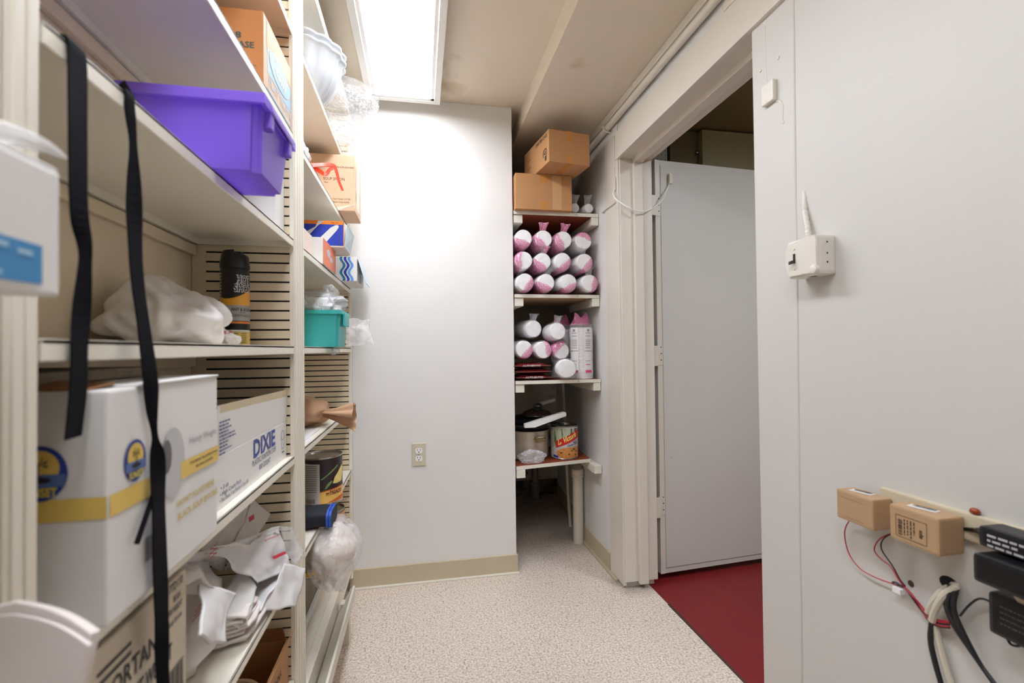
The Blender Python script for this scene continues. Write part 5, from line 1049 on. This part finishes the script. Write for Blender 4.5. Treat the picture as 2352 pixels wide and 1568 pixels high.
# ---------------------------------------------------------------- right wall fittings
PW = mat('thick_paint', (228, 222, 212), .35, var=.03, bump=.4, bscale=35, wear=((168, 150, 126), 24, .72))
t = thing('light_switch', 'white painted surface box with a dark toggle light switch', 'light switch', (XR, 1.005, 1.32)); xa = .906
obj('box_body', box(BM(), xa+.004, XR+.002, .95, 1.045, 1.327, 1.42, .008), PW, t)
bm = BM(); pts = [(.94, 1.33), (1.012, 1.33), (1.022, 1.342), (1.027, 1.36), (1.027, 1.395), (1.018, 1.412), (.965, 1.418), (.935, 1.42), (.93, 1.41), (.93, 1.345)]; prism(bm, [(xa, y+.02, z) for y, z in pts], (.007, 0, 0)); bmesh.ops.bevel(bm, geom=bm.edges[:], offset=.0018, segments=2, affect='EDGES'); obj('cover_plate', bm, PW, t)
bm = BM(); box(bm, xa-.0012, xa+.002, 1.013, 1.02, 1.363, 1.386, .0006); tg = obj('toggle_slot', bm, BLACK, t)
bm = BM(); prism(bm, [(xa, 1.013, 1.364), (xa, 1.02, 1.364), (xa, 1.02, 1.372), (xa, 1.013, 1.372)], (-.012, .002, -.005)); obj('toggle', bm, mat('brown_toggle', (58, 46, 42), .35), tg)
for z in (1.349, 1.398): bm = BM(); lathe(bm, [(0, .0025), (.0028, .002), (.0034, 0)], 12, xf((xa, 1.0165, z), ry=R(-90))); obj('screw', bm, PW, t, True)
for y, z in ((.949, 1.376), (.949, 1.355), (.949, 1.402)): bm = BM(); disc(bm, (.935, y, z), EX, EZ, .0022, .0022, 10); obj('knockout_hole', bm, DARK, t)
bm = BM(); disc(bm, (.935, .99, 1.3265), EX, EY, .006, .012, 14); obj('knockout_hole', bm, DARK, t)
bm = BM(); lathe(bm, [(.01, 0), (.01, .01), (.005, .012), (0, .012)], 14, xf((xa+.004, .956, 1.338), ry=R(-90))); obj('corner_screw', bm, PW, t, True)
bm = BM(); tube(bm, [(.944, 1.012, 1.415), (.949, 1.02, 1.45), (.955, 1.034, 1.5), (.962, 1.042, 1.55)], .008, 10, 10, lambda u: .0085+.0012*math.sin(u*120)-.003*u); obj('flexible_conduit', bm, PW, t, True)
t = thing('painted_sensor', 'small painted-over plastic sensor near the top of the door edge', 'sensor', (XR, 1.15, 1.82))
obj('cover', box(BM(), XR-.014, XR+.002, 1.125, 1.172, 1.83, 1.888, .005), PW, t)
bm = BM(); tube(bm, [(XR+.001, 1.13, 1.829), (XR, 1.115, 1.82), (XR, 1.106, 1.80), (XR, 1.108, 1.77), (XR+.001, 1.103, 1.755)], .003, 6, 5); obj('painted_wire', bm, PW, t, True)
for y, z in ((1.187, 1.945), (1.118, 1.94)): bm = BM(); lathe(bm, [(0, .003), (.004, .0025), (.005, 0)], 12, xf((XR, y, z), ry=R(-90))); solid('screw_head', bm, PW, 'painted screw head %s the small sensor' % ('left above' if y > 1.15 else 'right above'), 'screw', 'painted screw heads on the right wall', True)
# timber strip with the transformers
STR = mat('cream_timber', (208, 195, 168), .55, var=.06, scale=10)
solid('timber_strip', box(BM(), XR-.011, XR+.001, .30, .846, .812, .86, .003), STR, 'cream timber strip behind the transformers on the right wall', 'timber strip')
def brick(label, y0, y1, z0, z1, xf_, plain):
    t = thing('plug_transformer', label, 'power adapter', (XR-.04, (y0+y1)/2, z0), 0, 'tan plug transformers on the timber strip')
    obj('case', box(BM(), xf_, XR-.012, y0, y1, z0, z1, .0045), TANP, t)
    bm = BM(); rect(bm, ((xf_+XR)/2-.004, (y0+y1)/2+.005, z1+.0006), (0.25, -1, 0), (1, .25, 0), (y1-y0)*.5, .02); lb = obj('barcode_label', bm, WHITE, t)
    bm = BM(); barcode(bm, ((xf_+XR)/2-.004-.0, (y0+y1)/2+.005+(y1-y0)*.2, z1+.001), (.25, -1, 0), (1, .25, 0), (y1-y0)*.4, .013, 4); obj('barcode', bm, INK, lb)
    bm = BM(); yc, zc = (y0+y1)/2+.004, (z0+z1)/2-.003
    for dz in (-.02, .02): rect(bm, (xf_-.0006, yc, zc+dz), EY, EZ, (y1-y0)*.62, .0008)
    if not plain:
        for s in (-1, 1): rect(bm, (xf_-.0006, yc+s*(y1-y0)*.31, zc), EY, EZ, .0008, .04)
        lines_block(bm, (xf_-.0006, yc+.012, zc+.015), -EZ, EY, [.03, .028, .032, .024], .006, .0022, 3); barcode(bm, (xf_-.0006, yc+.02, zc+.012), -EZ, EY, .028, .008, 9); text(bm, 'apx', (xf_-.0007, yc-.02, zc-.01), EZ, EY, .007, .016, .03)
    obj('printed_frame', bm, mat('print_brown_dark', (74, 56, 36), .6) if not plain else mat('print_brown_soft', (150, 120, 88), .6), t)
    bm = BM(); lathe(bm, [(0, .002), (.003, .002), (.003, 0)], 10, xf((XR-.03, y1-.012, z0-.001), rx=R(180))); obj('wire_grommet', bm, BLACK, t)
    return t
brick('tan plug transformer with faint print, the farther of the pair', .817, .904, .7815, .845, .9, True)
brick('tan plug transformer with printed frame, the nearer of the pair', .685, .776, .786, .853, .892, False)
def wire(bm, pts, r): return tube(bm, pts, r, 8, 6)
RW = mat('red_wire', (178, 34, 52), .4); BW = mat('black_wire', (30, 28, 32), .45); CW = mat('cream_cable', (214, 206, 188), .5)
solid('red_wire', wire(BM(), [(.935, .892, .783), (.948, .921, .761), (.95, .934, .729), (.95, .924, .689), (.95, .897, .667), (.95, .861, .664), (.95, .827, .668), (.95, .80, .673)], .0013), RW, 'single red wire looping from the farther tan transformer', 'wire', None, True)
t = thing('twisted_wire_pair', 'twisted red and black wires below the nearer tan transformer', 'wire', (.945, .82, .68))
obj('red_strand', wire(BM(), [(.935, .764, .79), (.942, .80, .782), (.945, .821, .772), (.945, .845, .751), (.945, .857, .726), (.945, .846, .713), (.945, .822, .705), (.944, .805, .687), (.948, .797, .675)], .0013), RW, t, True)
obj('black_strand', wire(BM(), [(.938, .764, .79), (.945, .80, .78), (.945, .821, .77), (.945, .838, .752), (.945, .84, .731), (.946, .818, .707), (.947, .805, .687), (.95, .796, .676)], .0013), BW, t, True)
t = thing('wire_bundle', 'bundle of red and black wires joining the cream cable', 'wire', (.95, .76, .64))
for k, (m, dz, dy) in enumerate(((RW, .003, 0), (BW, 0, .003), (RW, -.004, .001), (BW, -.006, -.002), (RW, .006, -.002))): obj('strand', wire(BM(), [(.951, .80, .674), (.949-.001*k, .783+dy, .666+dz*.4), (.949, .767+dy, .650+dz*.7), (.947, .751, .64+dz), (.945, .731, .640+dz), (.945, .712, .648+dz)], .0016), m, t, True)
bm = BM(); box(bm, .942, .955, .80, .818, .656, .668, .002, None); obj('connector', bm, WHITE, t); obj('connector_lead', wire(BM(), [(.95, .80, .672), (.947, .812, .676), (.949, .822, .672)], .002), BW, t, True)
bm = BM(); disc(bm, (XR-.0006, .722, .716), EY, EZ, .017, .013, 18); h = solid('wall_hole', bm, DARK, 'ragged hole in the wall where the cables come out', 'hole')
bm = BM(); lathe(bm, [(.0, .0008), (.006, .0006), (.0065, 0)], 14, xf((XR-.0004, .793, .682), ry=R(-90))); solid('wall_plug', bm, mat('dark_plug', (70, 62, 50), .6), 'small dark wall plug above the white wire connector', 'wall plug', None, True)
t = thing('cream_cable', 'cream flat cable drooping from the ragged wall hole', 'cable', (.94, .72, .64))
obj('sheath', wire(BM(), [(.962, .716, .716), (.945, .70, .722), (.94, .715, .702), (.94, .731, .669), (.944, .742, .638)], .0062), CW, t, True)
obj('sheath', wire(BM(), [(.962, .726, .708), (.948, .728, .70), (.945, .742, .672), (.947, .752, .648)], .005), CW, t, True)
solid('cream_hanging_cable', wire(BM(), [(.949, .742, .64), (.951, .735, .60), (.952, .725, .56), (.952, .705, .50), (.952, .69, .42), (.952, .68, .3)], .0055), CW, 'cream cord hanging straight down below the red wire bundle', 'cable', None, True)
t = thing('black_cable_bundle', 'thick bundle of black cables sweeping down from the wall hole', 'cable', (.94, .68, .6))
for k in range(6): o = (k-2.5)*.0035; obj('cable', wire(BM(), [(.964, .713, .712), (.944-.002*(k % 2), .703+o*.6, .718), (.938+.002*(k % 3), .707+o, .685), (.939, .694+o*1.1, .654+o*.5), (.94, .667+o, .616+o), (.94, .636+o, .586+o), (.94, .60+o, .556+o), (.94, .54, .50+o)], .0036), BW, t, True)
solid('black_cable', wire(BM(), [(.945, .742, .642), (.946, .747, .60), (.946, .74, .563), (.946, .728, .523), (.946, .71, .47), (.946, .69, .38)], .0048), BW, 'single black cord hanging beside the cream cord', 'cable', None, True)
solid('thin_black_lead', wire(BM(), [(.942, .692, .675), (.945, .68, .699), (.945, .663, .72), (.945, .645, .722), (.94, .628, .712)], .0018), BW, 'thin black lead curving to the lowest black adapter', 'wire', None, True)
solid('amber_bead', blob(BM(), (XR-.006, .673, .866), (.006, .008, .006), 91, .1, 1, .1, 2, None, 3), mat('amber_resin', (150, 62, 22), .15), 'small shiny amber bead on the wall above the black adapter', 'bead', None, True, 180)
def adapter(label, bx, m=None, lines=None):
    t = thing('black_adapter', label, 'power adapter', (bx[0], (bx[2]+bx[3])/2, bx[4]), 0, 'black plug adapters at the right edge'); obj('case', box(BM(), *bx, .007), BLACK, t); return t
t = adapter('black adapter with white printed label, uppermost at the right edge', (.90, .95, .545, .632, .828, .862)); bm = BM(); lines_block(bm, (.8994, .618, .85), -EY, EZ, [.05, .04, .055], .008, .0035, 6); obj('label_print', bm, mat('print_grey', (196, 194, 196)), t)
bm = BM(); tube(bm, [(.92, .632, .842), (.93, .65, .842), (.945, .665, .836), (.95, .69, .83)], .005, 8, 5, lambda u: .007-.004*u); obj('strain_relief', bm, BLACK, t, True)
t = adapter('smooth black adapter, middle of the three at the right edge', (.873, .945, .50, .622, .778, .824))
t = adapter('black adapter with faint print, lowest of the three', (.918, .955, .535, .633, .684, .752)); bm = BM(); lines_block(bm, (.9174, .615, .735), -EY, EZ, [.05, .055, .04, .05], .009, .002, 7); obj('label_print', bm, mat('print_olive', (96, 92, 78), .6), t)
bm = BM(); wire(bm, [(.938, .622, .684), (.94, .617, .671), (.94, .606, .674), (.94, .60, .684)], .002); obj('cord_loop', bm, BW, t, True)
bm = BM(); prism(bm, [(XR-.002, .34, .80), (XR-.002, .60, .80), (XR-.002, .602, .76), (XR-.002, .55, .70), (XR-.002, .34, .66)], (-.035, 0, 0)); solid('power_strip', bm, STR, 'cream power strip mostly hidden behind the black adapters', 'power strip')
